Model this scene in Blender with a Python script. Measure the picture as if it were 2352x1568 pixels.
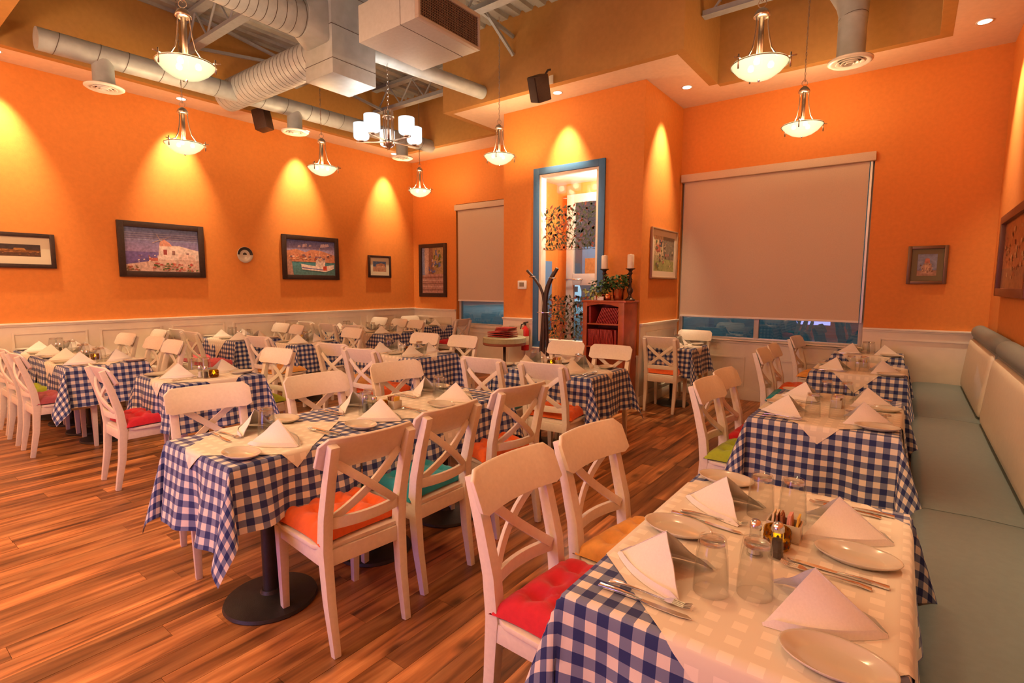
import bpy, math, random
from mathutils import Vector, Matrix
random.seed(7)
S = bpy.context.scene
for o in list(bpy.data.objects): bpy.data.objects.remove(o)
COL = S.collection
PI = math.pi
# ------------------------------------------------------------------ camera
F_PX, YAW, PITCH, ROLL = 1206.57, -0.646876, -0.104696, 0.0032884
CAM = Vector((0, 0, 1.5))
fw = Vector((math.sin(YAW)*math.cos(PITCH), math.cos(YAW)*math.cos(PITCH), math.sin(PITCH)))
rt = Vector((math.cos(YAW), -math.sin(YAW), 0)); up = rt.cross(fw)
r2 = rt*math.cos(ROLL)+up*math.sin(ROLL); u2 = -rt*math.sin(ROLL)+up*math.cos(ROLL)
cd = bpy.data.cameras.new('camera'); cam = bpy.data.objects.new('camera', cd); COL.objects.link(cam)
cd.sensor_width = 36; cd.lens = F_PX/2352*36; cd.clip_start = .05
M = Matrix((r2, u2, -fw)).transposed().to_4x4(); M.translation = CAM
cam.matrix_world = M; S.camera = cam
# ------------------------------------------------------------------ world, exposure
S.view_settings.view_transform = 'Standard'; S.view_settings.look = 'None'
S.view_settings.gamma = 1; S.view_settings.use_curve_mapping = False
S.view_settings.exposure = EXPOSURE = 0.92
W = bpy.data.worlds.new('dusk'); S.world = W; W.use_nodes = True
W.node_tree.nodes['Background'].inputs[0].default_value = (.03, .13, .17, 1)
W.node_tree.nodes['Background'].inputs[1].default_value = .36
cy = S.cycles
cy.max_bounces = 8; cy.diffuse_bounces = 3; cy.glossy_bounces = 5; cy.transmission_bounces = 6; cy.transparent_max_bounces = 12
cy.caustics_reflective = False; cy.caustics_refractive = False; cy.sample_clamp_indirect = 4; cy.use_denoising = True; cy.use_adaptive_sampling = True; cy.adaptive_threshold = .06
WARM = (1, .61, .29)
WATT = 1.0
def lamp(name, kind, loc, power, color, radius=.04, **k):
    d = bpy.data.lights.new(name, kind); d.energy = power*WATT; d.color = color
    if kind != 'AREA': d.shadow_soft_size = radius
    for a, b in k.items(): setattr(d, a, b)
    o = bpy.data.objects.new(name, d); COL.objects.link(o); o.location = loc
    return o
# unseen area lights added behind the camera: low cool tint, high warm fill
o = lamp('cool_rear_fill', 'AREA', (-2.6, -2.7, 1.1), 26, (.34, .34, 1), shape='RECTANGLE', size=1.6, size_y=1.4); o.rotation_euler = (PI/2, 0, 0)
o = lamp('warm_rear_fill', 'AREA', (-3.8, -2.0, 3.7), 105, (1, .64, .34), shape='RECTANGLE', size=7, size_y=1.2); o.rotation_euler = (.2, 0, 0)
# ------------------------------------------------------------------ mesh helpers
class MB:
    def __init__(s): s.v=[]; s.f=[]; s.m=[]; s.c=[]; s.uv=[]
    def add(s, vs, fs, mat=0, T=None, col=None):
        b=len(s.v)
        for p in vs:
            p=Vector(p); s.v.append(tuple(T@p) if T else tuple(p))
        for f in fs: s.f.append(tuple(b+i for i in f)); s.m.append(mat); s.c.append(col or (1,1,1))
        return s
    def box(s, x0,x1,y0,y1,z0,z1, mat=0, T=None, col=None):
        vs=[(x,y,z) for z in (z0,z1) for y in (y0,y1) for x in (x0,x1)]
        return s.add(vs,[(0,2,3,1),(4,5,7,6),(0,1,5,4),(2,6,7,3),(0,4,6,2),(1,3,7,5)],mat,T,col)
    def loft(s, rings, mat=0, T=None, closed=True, caps=True):
        n=len(rings[0]); vs=[p for r in rings for p in r]; fs=[]
        for i in range(len(rings)-1):
            for j in range(n if closed else n-1):
                a=i*n+j; b=i*n+(j+1)%n; fs.append((a,b,b+n,a+n))
        if caps and closed: fs.append(tuple(range(n-1,-1,-1))); fs.append(tuple((len(rings)-1)*n+j for j in range(n)))
        return s.add(vs,fs,mat,T)
    def bar(s, pts, w, h, mat=0, side=Vector((1,0,0)), T=None):
        """rectangular section bar along pts; w = size along `side`, h the other; both may be lists"""
        pts=[Vector(p) for p in pts]; rings=[]
        for i,p in enumerate(pts):
            d=(pts[min(i+1,len(pts)-1)]-pts[max(i-1,0)]).normalized()
            sd=(side-d*side.dot(d)).normalized(); n=d.cross(sd)
            ww=(w[i] if isinstance(w,(list,tuple)) else w)/2; hh=(h[i] if isinstance(h,(list,tuple)) else h)/2
            rings.append([p+sd*a*ww+n*b*hh for a,b in ((-1,-1),(1,-1),(1,1),(-1,1))])
        return s.loft(rings,mat,T)
    def tube(s, pts, r, n=8, mat=0, T=None):
        pts=[Vector(p) for p in pts]; rings=[]; ref=None
        for i,p in enumerate(pts):
            d=(pts[min(i+1,len(pts)-1)]-pts[max(i-1,0)]).normalized()
            if ref is None: ref=Vector((0,0,1)) if abs(d.z)<.9 else Vector((1,0,0))
            a=(ref-d*ref.dot(d)).normalized(); ref=a; b=d.cross(a)
            rr=r[i] if isinstance(r,(list,tuple)) else r
            rings.append([p+(a*math.cos(t)+b*math.sin(t))*rr for t in (2*PI*k/n for k in range(n))])
        return s.loft(rings,mat,T)
    def lathe(s, prof, n=24, mat=0, T=None, sy=1, close=False):
        vs=[(r*math.cos(2*PI*k/n), r*math.sin(2*PI*k/n)*sy, z) for r,z in prof for k in range(n)]; fs=[]
        m=len(prof)
        for i in range(m if close else m-1):
            i2=(i+1)%m
            for k in range(n):
                a=i*n+k; b=i*n+(k+1)%n; fs.append((a,b,i2*n+(k+1)%n,i2*n+k))
        return s.add(vs,fs,mat,T)
    def poly(s, pts, mat=0, T=None, col=None): return s.add(pts,[tuple(range(len(pts)))],mat,T,col)
    def prism(s, pts, d, mat=0, T=None):
        """polygon pts (3d, planar) extruded by vector d"""
        d=Vector(d); n=len(pts); vs=[Vector(p) for p in pts]+[Vector(p)+d for p in pts]
        fs=[tuple(range(n-1,-1,-1)),tuple(range(n,2*n))]+[(i,(i+1)%n,n+(i+1)%n,n+i) for i in range(n)]
        return s.add(vs,fs,mat,T)
    def build(s, name, mats, parent=None, smooth=False, bevel=0, angle=None, col=False):
        me=bpy.data.meshes.new(name); me.from_pydata(s.v,[],s.f)
        if not isinstance(mats,(list,tuple)): mats=[mats]
        for m in mats: me.materials.append(m)
        if len(mats)>1: me.polygons.foreach_set('material_index', s.m)
        if s.uv:
            u=me.uv_layers.new(name='UVMap')
            for l in me.loops: u.data[l.index].uv=s.uv[l.vertex_index]
        if col:
            ca=me.color_attributes.new('Col','FLOAT_COLOR','CORNER')
            for p in me.polygons:
                for li in p.loop_indices: ca.data[li].color=(*s.c[p.index],1)
        if smooth:
            me.polygons.foreach_set('use_smooth',[True]*len(me.polygons))
            if angle is not None: me.set_sharp_from_angle(angle=angle)
        me.update()
        if smooth and not bevel and not s.uv:
            import bmesh
            bm=bmesh.new(); bm.from_mesh(me)
            if all(len(e.link_faces)==2 for e in bm.edges): bmesh.ops.recalc_face_normals(bm,faces=bm.faces)
            bm.to_mesh(me); bm.free()
        if bevel:
            import bmesh
            bm=bmesh.new(); bm.from_mesh(me); bmesh.ops.recalc_face_normals(bm,faces=bm.faces)
            es=[e for e in bm.edges if len(e.link_faces)==2 and e.calc_face_angle(0)>.6]
            bmesh.ops.bevel(bm,geom=es,offset=bevel,segments=2,affect='EDGES',profile=.6,clamp_overlap=True)
            bm.to_mesh(me); bm.free(); me.polygons.foreach_set('use_smooth',[True]*len(me.polygons)); me.set_sharp_from_angle(angle=.9)
        o=bpy.data.objects.new(name,me); COL.objects.link(o)
        if parent: o.parent=parent
        return o
def tag(o,label,cat=None,group=None,kind=None):
    if label: o['label']=label
    if cat: o['category']=cat
    if group: o['group']=group
    if kind: o['kind']=kind
    return o
def thing(name,label,cat,loc=(0,0,0),rz=0,group=None):
    o=bpy.data.objects.new(name,None); COL.objects.link(o); o.location=loc; o.rotation_euler=(0,0,rz); o.empty_display_size=.1
    return tag(o,label,cat,group)
def struct(o): o['kind']='structure'; return o
def dup(root,loc,rz,label,group=None,scale=None,mats=None):
    r=root.copy(); COL.objects.link(r); r.location=loc; r.rotation_euler=(0,0,rz); r['label']=label
    if group: r['group']=group
    if scale: r.scale=scale
    for ch in list(root.children):
        c=ch.copy(); COL.objects.link(c); c.parent=r
        for g in list(ch.children): d=g.copy(); COL.objects.link(d); d.parent=c
    return r
# ------------------------------------------------------------------ materials
def lin(c): return tuple(((x/255)/12.92 if x/255<=.04045 else ((x/255+.055)/1.055)**2.4) for x in c)+(1,)
def mat(name,color,rough=.6,metal=0,noise=.0,nscale=30,bump=0,bscale=200,spec=.5,emit=None,estr=0,coat=0,sheen=0):
    m=bpy.data.materials.new(name); m.use_nodes=True; nt=m.node_tree; b=nt.nodes['Principled BSDF']
    c=(*color[:3],1); b.inputs['Base Color'].default_value=c; b.inputs['Roughness'].default_value=rough; b.inputs['Metallic'].default_value=metal
    b.inputs['Specular IOR Level'].default_value=spec; b.inputs['Coat Weight'].default_value=coat; b.inputs['Sheen Weight'].default_value=sheen
    if emit: b.inputs['Emission Color'].default_value=(*emit[:3],1); b.inputs['Emission Strength'].default_value=estr
    tc=nt.nodes.new('ShaderNodeTexCoord')
    if noise:
        n=nt.nodes.new('ShaderNodeTexNoise'); n.inputs['Scale'].default_value=nscale; n.inputs['Detail'].default_value=4
        nt.links.new(tc.outputs['Object'],n.inputs['Vector'])
        r=nt.nodes.new('ShaderNodeMapRange'); r.inputs['From Min'].default_value=.3; r.inputs['From Max'].default_value=.7
        r.inputs['To Min'].default_value=1-noise; r.inputs['To Max'].default_value=1+noise
        nt.links.new(n.outputs['Fac'],r.inputs['Value'])
        h=nt.nodes.new('ShaderNodeVectorMath'); h.operation='SCALE'; h.inputs[0].default_value=c[:3]; nt.links.new(r.outputs[0],h.inputs['Scale'])
        nt.links.new(h.outputs[0],b.inputs['Base Color'])
    if bump:
        n=nt.nodes.new('ShaderNodeTexNoise'); n.inputs['Scale'].default_value=bscale; n.inputs['Detail'].default_value=3
        nt.links.new(tc.outputs['Object'],n.inputs['Vector'])
        bp=nt.nodes.new('ShaderNodeBump'); bp.inputs['Strength'].default_value=bump; bp.inputs['Distance'].default_value=.004
        nt.links.new(n.outputs['Fac'],bp.inputs['Height']); nt.links.new(bp.outputs[0],b.inputs['Normal'])
    return m
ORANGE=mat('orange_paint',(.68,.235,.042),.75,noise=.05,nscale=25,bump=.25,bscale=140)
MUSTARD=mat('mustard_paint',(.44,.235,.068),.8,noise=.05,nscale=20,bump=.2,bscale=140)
PEACH=mat('soffit_paint',(.78,.60,.46),.8,noise=.04,nscale=20,bump=.15)
CREAM=mat('wainscot_paint',(.80,.72,.62),.5,noise=.03,nscale=10)
CHAIRW=mat('chair_white_paint',(.80,.74,.65),.42,noise=.04,nscale=60)
DUCT=mat('duct_metal_paint',(.40,.46,.50),.5,metal=.1,noise=.10,nscale=9,bump=.1,bscale=40)
STEEL=mat('joist_grey_paint',(.34,.38,.42),.5,noise=.08,nscale=15)
DECK=mat('deck_metal',(.34,.35,.34),.5,noise=.10,nscale=12)
SEAM=mat('dark_seam',(.10,.085,.08),.8)
WHITEP=mat('white_enamel',(.80,.78,.74),.4,noise=.02)
NICKEL=mat('brushed_nickel',(.50,.44,.38),.30,metal=1,noise=.08,nscale=80)
CHROME=mat('polished_steel',(.72,.76,.80),.2,metal=1,noise=.03,nscale=50)
BLACK=mat('black_metal',(.025,.022,.02),.45,bump=.3,bscale=300,noise=.2)
DARKW=mat('dark_wood',(.045,.022,.018),.45,noise=.3,nscale=12)
FRAMEW=mat('dark_frame_wood',(.035,.018,.016),.4,noise=.25,nscale=40)
CHERRY=mat('cherry_wood',(.38,.075,.022),.38,noise=.25,nscale=8,coat=.2)
WHITECL=mat('white_linen',(.82,.78,.74),.85,noise=.03,nscale=200,bump=.25,bscale=900)
CHINA=mat('white_china',(.58,.53,.45),.16,noise=.01,coat=.25)
BENCHV=mat('seafoam_vinyl',(.145,.185,.185),.40,noise=.05,nscale=40,bump=.15,bscale=350)
PADV=mat('cream_vinyl_pad',(.66,.58,.46),.5,noise=.03,nscale=30,bump=.1,bscale=300)
BLIND=mat('blind_fabric',(.62,.49,.37),.85,noise=.05,nscale=160,bump=.2,bscale=700)
SPEAK=mat('speaker_brown',(.05,.022,.015),.5,noise=.2,nscale=60)
BLUEF=mat('blue_frame_paint',(.045,.16,.36),.45,noise=.05)
ALU=mat('window_aluminium',(.62,.60,.56),.35,metal=.3,noise=.04)
MENU=mat('menu_red_leatherette',(.36,.03,.028),.5,noise=.2,nscale=90)
MENUP=mat('menu_pages',(.55,.34,.22),.7)
LEAF=mat('leaf_green',(.05,.13,.035),.45,noise=.4,nscale=25)
LEAFY=mat('leaf_yellow_green',(.30,.33,.08),.5,noise=.3,nscale=25)
COPPER=mat('copper_pot',(.62,.24,.11),.25,metal=1,noise=.12,nscale=20)
CANDLE=mat('candle_wax',(.82,.75,.62),.5,noise=.03)
BRONZE=mat('dark_bronze',(.06,.035,.025),.4,metal=.5,noise=.3,nscale=60)
REDP=mat('extinguisher_red',(.60,.02,.02),.3,noise=.02)
PAPER=mat('paper_label',(.80,.72,.55),.8,noise=.02)
RUBBER=mat('black_rubber',(.02,.02,.02),.6,noise=.1)
SALT=mat('salt_grains',(.80,.78,.74),.9,bump=.5,bscale=1500)
PEPPER=mat('pepper_grains',(.09,.07,.055),.9,noise=.6,nscale=900)
PACKET=[mat('packet_'+n,c,.7,noise=.03) for n,c in (('cream',(.75,.62,.42)),('brown',(.32,.13,.05)),('pink',(.72,.36,.32)),('yellow',(.75,.5,.08)))]
CUSH={n:mat('cushion_'+n,c,.85,noise=.06,nscale=60,bump=.35,bscale=500,sheen=.2) for n,c in dict(
 red=(.62,.012,.030),orange=(.80,.125,.012),teal=(.012,.30,.37),lime=(.40,.50,.025),amber=(.85,.42,.10),mauve=(.42,.09,.11),pink=(.72,.11,.14)).items()}
ROSE=mat('rose_rail',(.30,.10,.07),.5,noise=.1)
def glassy(name,tint=(1,1,1),frac=.5,rough=0,ior=1.45):
    m=bpy.data.materials.new(name); m.use_nodes=True; nt=m.node_tree; nt.nodes.clear()
    out=nt.nodes.new('ShaderNodeOutputMaterial'); mx=nt.nodes.new('ShaderNodeMixShader'); mx.inputs[0].default_value=frac
    t=nt.nodes.new('ShaderNodeBsdfTransparent'); t.inputs[0].default_value=(*tint,1)
    g=nt.nodes.new('ShaderNodeBsdfGlass'); g.inputs['Color'].default_value=(*tint,1); g.inputs['IOR'].default_value=ior; g.inputs['Roughness'].default_value=rough
    nt.links.new(t.outputs[0],mx.inputs[1]); nt.links.new(g.outputs[0],mx.inputs[2]); nt.links.new(mx.outputs[0],out.inputs[0]); return m
THICKG=glassy('thick_base_glass',(.98,.99,1),.7)
AMBER=glassy('amber_votive_glass',(.85,.60,.18),.5,.1)
def pane_mat(name,tint,k=.12):
    m=bpy.data.materials.new(name); m.use_nodes=True; nt=m.node_tree; nt.nodes.clear()
    out=nt.nodes.new('ShaderNodeOutputMaterial'); mx=nt.nodes.new('ShaderNodeMixShader')
    fr=nt.nodes.new('ShaderNodeLayerWeight'); fr.inputs[0].default_value=.5
    pw=nt.nodes.new('ShaderNodeMath'); pw.operation='POWER'; pw.inputs[1].default_value=3.5; nt.links.new(fr.outputs['Facing'],pw.inputs[0])
    ad=nt.nodes.new('ShaderNodeMath'); ad.operation='MULTIPLY_ADD'; ad.inputs[1].default_value=.6; ad.inputs[2].default_value=k+.03; nt.links.new(pw.outputs[0],ad.inputs[0]); nt.links.new(ad.outputs[0],mx.inputs[0])
    t=nt.nodes.new('ShaderNodeBsdfTransparent'); t.inputs[0].default_value=(*tint,1); g=nt.nodes.new('ShaderNodeBsdfGlossy'); g.inputs['Roughness'].default_value=.01
    nt.links.new(t.outputs[0],mx.inputs[1]); nt.links.new(g.outputs[0],mx.inputs[2]); nt.links.new(mx.outputs[0],out.inputs[0]); return m
GLASS=pane_mat('tumbler_glass',(.945,.95,.945),-.005)
PANE=pane_mat('window_pane',(.8,.97,.97),.10)
PANE2=pane_mat('interior_pane',(.96,.98,.98),.02)
def opal(name,col,strength,frac):
    m=bpy.data.materials.new(name); m.use_nodes=True; nt=m.node_tree; nt.nodes.clear()
    out=nt.nodes.new('ShaderNodeOutputMaterial'); mx=nt.nodes.new('ShaderNodeMixShader'); mx.inputs[0].default_value=frac
    t=nt.nodes.new('ShaderNodeBsdfTransparent'); t.inputs[0].default_value=(1,.9,.75,1)
    e=nt.nodes.new('ShaderNodeEmission'); e.inputs[0].default_value=(*col,1)
    lw=nt.nodes.new('ShaderNodeLayerWeight'); lw.inputs[0].default_value=.5
    r=nt.nodes.new('ShaderNodeMapRange'); r.inputs['To Min'].default_value=strength*1.35; r.inputs['To Max'].default_value=strength*.62
    nt.links.new(lw.outputs['Facing'],r.inputs['Value']); nt.links.new(r.outputs[0],e.inputs[1])
    nt.links.new(t.outputs[0],mx.inputs[1]); nt.links.new(e.outputs[0],mx.inputs[2]); nt.links.new(mx.outputs[0],out.inputs[0]); return m
OPAL=opal('opal_bowl_glass',(1,.91,.50),.74,.72)
OPALW=opal('opal_shade_glass',(.88,.95,1),.85,.75)
def emis(name,col,s):
    m=bpy.data.materials.new(name); m.use_nodes=True; nt=m.node_tree; nt.nodes.clear(); out=nt.nodes.new('ShaderNodeOutputMaterial')
    e=nt.nodes.new('ShaderNodeEmission'); e.inputs[0].default_value=(*col,1); e.inputs[1].default_value=s; nt.links.new(e.outputs[0],out.inputs[0]); return m
BULB=emis('bulb_glow',(1,.85,.65),6); FLAME=emis('flame_glow',(1,.72,.08),4)
def print_mat():
    m=bpy.data.materials.new('printed_artwork'); m.use_nodes=True; nt=m.node_tree; b=nt.nodes['Principled BSDF']; b.inputs['Roughness'].default_value=.35
    a=nt.nodes.new('ShaderNodeAttribute'); a.attribute_name='Col'
    tc=nt.nodes.new('ShaderNodeTexCoord'); n=nt.nodes.new('ShaderNodeTexNoise'); n.inputs['Scale'].default_value=30; n.inputs['Detail'].default_value=5
    nt.links.new(tc.outputs['Object'],n.inputs[0]); r=nt.nodes.new('ShaderNodeMapRange'); r.inputs['From Min'].default_value=.3; r.inputs['From Max'].default_value=.7; r.inputs['To Min'].default_value=.7; r.inputs['To Max'].default_value=1.25
    nt.links.new(n.outputs['Fac'],r.inputs['Value']); v=nt.nodes.new('ShaderNodeVectorMath'); v.operation='SCALE'
    nt.links.new(a.outputs['Color'],v.inputs[0]); nt.links.new(r.outputs[0],v.inputs['Scale']); nt.links.new(v.outputs[0],b.inputs['Base Color']); return m
PRINT=print_mat()
def gingham():
    m=bpy.data.materials.new('blue_gingham'); m.use_nodes=True; nt=m.node_tree; b=nt.nodes['Principled BSDF']; b.inputs['Roughness'].default_value=.8; b.inputs['Sheen Weight'].default_value=.1
    uv=nt.nodes.new('ShaderNodeUVMap'); sp=nt.nodes.new('ShaderNodeSeparateXYZ'); nt.links.new(uv.outputs[0],sp.inputs[0]); outs=[]
    for k in range(2):
        d=nt.nodes.new('ShaderNodeMath'); d.operation='DIVIDE'; d.inputs[1].default_value=.0585; nt.links.new(sp.outputs[k],d.inputs[0])
        f=nt.nodes.new('ShaderNodeMath'); f.operation='FRACT'; nt.links.new(d.outputs[0],f.inputs[0])
        g=nt.nodes.new('ShaderNodeMath'); g.operation='LESS_THAN'; g.inputs[1].default_value=.5; nt.links.new(f.outputs[0],g.inputs[0]); outs.append(g)
    s=nt.nodes.new('ShaderNodeMath'); s.operation='ADD'; nt.links.new(outs[0].outputs[0],s.inputs[0]); nt.links.new(outs[1].outputs[0],s.inputs[1])
    h=nt.nodes.new('ShaderNodeMath'); h.operation='MULTIPLY'; h.inputs[1].default_value=.5; nt.links.new(s.outputs[0],h.inputs[0])
    cr=nt.nodes.new('ShaderNodeValToRGB'); cr.color_ramp.interpolation='CONSTANT'; e=cr.color_ramp.elements
    e[0].color=(.78,.72,.66,1); e[1].position=.25; e[1].color=(.17,.205,.35,1); n=e.new(.75); n.color=(.012,.028,.15,1)
    nt.links.new(h.outputs[0],cr.inputs[0]); nt.links.new(cr.outputs[0],b.inputs['Base Color'])
    w=nt.nodes.new('ShaderNodeTexNoise'); w.inputs['Scale'].default_value=700; nt.links.new(uv.outputs[0],w.inputs[0]); bp=nt.nodes.new('ShaderNodeBump'); bp.inputs['Strength'].default_value=.15; bp.inputs['Distance'].default_value=.002
    nt.links.new(w.outputs['Fac'],bp.inputs['Height']); nt.links.new(bp.outputs[0],b.inputs['Normal']); return m
GING=gingham()
def topper_mat():
    m=bpy.data.materials.new('sheer_white_topper'); m.use_nodes=True; nt=m.node_tree; b=nt.nodes['Principled BSDF']; b.inputs['Roughness'].default_value=.75
    uv=nt.nodes.new('ShaderNodeUVMap'); sp=nt.nodes.new('ShaderNodeSeparateXYZ'); nt.links.new(uv.outputs[0],sp.inputs[0]); outs=[]
    for k in range(2):
        d=nt.nodes.new('ShaderNodeMath'); d.operation='DIVIDE'; d.inputs[1].default_value=.0585; nt.links.new(sp.outputs[k],d.inputs[0])
        f=nt.nodes.new('ShaderNodeMath'); f.operation='FRACT'; nt.links.new(d.outputs[0],f.inputs[0])
        g=nt.nodes.new('ShaderNodeMath'); g.operation='GREATER_THAN'; g.inputs[1].default_value=.5; nt.links.new(f.outputs[0],g.inputs[0]); outs.append(g)
    s=nt.nodes.new('ShaderNodeMath'); s.operation='MULTIPLY'; nt.links.new(outs[0].outputs[0],s.inputs[0]); nt.links.new(outs[1].outputs[0],s.inputs[1])
    mx=nt.nodes.new('ShaderNodeMix'); mx.data_type='RGBA'; nt.links.new(s.outputs[0],mx.inputs[0]); mx.inputs[6].default_value=(.74,.69,.60,1); mx.inputs[7].default_value=(.86,.80,.70,1)
    nt.links.new(mx.outputs[2],b.inputs['Base Color']); return m
TOPPER=topper_mat()
def plank_mat():
    m=bpy.data.materials.new('reclaimed_wood_plank'); m.use_nodes=True; nt=m.node_tree; b=nt.nodes['Principled BSDF']; L=nt.links.new
    geo=nt.nodes.new('ShaderNodeNewGeometry'); oi=nt.nodes.new('ShaderNodeObjectInfo')
    ad=nt.nodes.new('ShaderNodeMath'); ad.operation='ADD'; L(geo.outputs['Random Per Island'],ad.inputs[0]); L(oi.outputs['Random'],ad.inputs[1])
    fr=nt.nodes.new('ShaderNodeMath'); fr.operation='FRACT'; L(ad.outputs[0],fr.inputs[0])
    off=nt.nodes.new('ShaderNodeVectorMath'); off.operation='SCALE'; off.inputs[0].default_value=(3,9,0); L(fr.outputs[0],off.inputs['Scale'])
    add=nt.nodes.new('ShaderNodeVectorMath'); add.operation='ADD'; L(geo.outputs['Position'],add.inputs[0]); L(off.outputs[0],add.inputs[1])
    mp=nt.nodes.new('ShaderNodeMapping'); mp.inputs['Scale'].default_value=(15,1.0,1); L(add.outputs[0],mp.inputs[0])
    n=nt.nodes.new('ShaderNodeTexNoise'); n.inputs['Scale'].default_value=1.4; n.inputs['Detail'].default_value=8; n.inputs['Distortion'].default_value=.6; L(mp.outputs[0],n.inputs[0])
    cr=nt.nodes.new('ShaderNodeValToRGB'); e=cr.color_ramp.elements; e[0].position=.28; e[0].color=(.085,.032,.012,1); e[1].position=.72; e[1].color=(.70,.33,.125,1)
    k=e.new(.46); k.color=(.40,.155,.052,1); L(n.outputs['Fac'],cr.inputs[0])
    mp2=nt.nodes.new('ShaderNodeMapping'); mp2.inputs['Scale'].default_value=(5,1.1,1); L(add.outputs[0],mp2.inputs[0])
    n2=nt.nodes.new('ShaderNodeTexNoise'); n2.inputs['Scale'].default_value=1.6; n2.inputs['Detail'].default_value=3; L(mp2.outputs[0],n2.inputs[0])
    r2_=nt.nodes.new('ShaderNodeMapRange'); r2_.inputs['From Min'].default_value=.35; r2_.inputs['From Max'].default_value=.65; r2_.inputs['To Min'].default_value=.62; r2_.inputs['To Max'].default_value=1.25; L(n2.outputs['Fac'],r2_.inputs['Value'])
    r=nt.nodes.new('ShaderNodeMapRange'); r.inputs['To Min'].default_value=.5; r.inputs['To Max'].default_value=1.3; L(fr.outputs[0],r.inputs['Value'])
    mm=nt.nodes.new('ShaderNodeMath'); mm.operation='MULTIPLY'; L(r.outputs[0],mm.inputs[0]); L(r2_.outputs[0],mm.inputs[1])
    sc=nt.nodes.new('ShaderNodeVectorMath'); sc.operation='SCALE'; L(cr.outputs[0],sc.inputs[0]); L(mm.outputs[0],sc.inputs['Scale']); 
    mk=nt.nodes.new('ShaderNodeMapping'); mk.inputs['Scale'].default_value=(9,4.2,1); L(add.outputs[0],mk.inputs[0])
    vo=nt.nodes.new('ShaderNodeTexVoronoi'); vo.inputs['Scale'].default_value=.55; L(mk.outputs[0],vo.inputs['Vector'])
    kr=nt.nodes.new('ShaderNodeMapRange'); kr.inputs['From Min'].default_value=.04; kr.inputs['From Max'].default_value=.17; kr.inputs['To Min'].default_value=.32; kr.inputs['To Max'].default_value=1; L(vo.outputs['Distance'],kr.inputs['Value'])
    s2=nt.nodes.new('ShaderNodeVectorMath'); s2.operation='SCALE'; L(sc.outputs[0],s2.inputs[0]); L(kr.outputs[0],s2.inputs['Scale']); L(s2.outputs[0],b.inputs['Base Color'])
    b.inputs['Roughness'].default_value=.38
    bp=nt.nodes.new('ShaderNodeBump'); bp.inputs['Strength'].default_value=.15; bp.inputs['Distance'].default_value=.003; L(n.outputs['Fac'],bp.inputs['Height']); L(bp.outputs[0],b.inputs['Normal']); return m
PLANK=plank_mat()
# ------------------------------------------------------------------ room shell
XL,XR,YB,YF=-8.1,.67,7.4,-3.0
ZS,ZD=3.93,4.86
SUB=mat('floor_joint',(.05,.022,.012),.8)
fl=struct(MB().box(XL-.2,XR+.2,YF-.2,YB+.2,-.2,-.012).build('floor',SUB))
def planks():
    w,l,g=.118,1.22,.0016; cells=[]; j=0; x=XL
    while x<XR:
        y=YF-random.random()*l
        while y<YB:
            y0,y1=max(y,YF),min(y+l,YB)
            if y1-y0>.05: cells.append((x,min(x+w,XR),y0,y1))
            y+=l
        x+=w
    def key(c):
        X,Y=(c[0]+c[1])/2,(c[2]+c[3])/2; d=Vector((X,Y,-1.5)); f=d.dot(fw)
        if f<.3: return 99
        a=abs(d.dot(r2)/f)
        b=-d.dot(u2)/f
        if a>1.08 or b>.85: return 50+d.length
        return d.length
    cells.sort(key=key)
    full=MB().box(0,w-g,0,l-g,-.011,0).build('plank',PLANK,fl); first=True
    rest=MB(); n=0
    for c in cells:
        if n<290:
            ful=abs(c[1]-c[0]-w)<.001 and abs(c[3]-c[2]-l)<.001
            if ful:
                if first: o=full; first=False
                else: o=full.copy(); COL.objects.link(o); o.parent=fl
                o.location=(c[0],c[2],random.uniform(-.0006,.0006))
            else: MB().box(c[0],c[1]-g,c[2],c[3]-g,-.011,0).build('plank',PLANK,fl)
            n+=1
        else: rest.box(c[0],c[1]-g,c[2],c[3]-g,-.011,0)
    rest.build('far_planks',PLANK,fl)['kind']='stuff'
planks()
def wall_y(name,y,x0,x1,z0,z1,holes,m,th=.16):
    """wall in the plane y facing -y, thickness away, holes (x0,x1,z0,z1)"""
    b=MB(); hs=sorted(holes); x=x0
    for h in hs:
        b.box(x,h[0],y,y+th,z0,z1); b.box(h[0],h[1],y,y+th,z0,h[2]); b.box(h[0],h[1],y,y+th,h[3],z1); x=h[1]
    b.box(x,x1,y,y+th,z0,z1)
    return struct(b.build(name,m))
wall_y('wall_back',YB,XL-.2,XR+.2,0,5.1,[(-6.92,-5.4,.78,3.02),(-4.42,-2.85,.0,2.93),(-2.635,-.42,.80,3.04)],ORANGE)
struct(MB().box(XL-.16,XL,YF,YB,0,5.1).build('wall_left',ORANGE))
struct(MB().box(XR,XR+.16,YF,YB,0,5.1).build('wall_right',ORANGE))
struct(MB().box(XL,XR,YF-.16,YF,0,5.1).build('wall_front',ORANGE))
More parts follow.
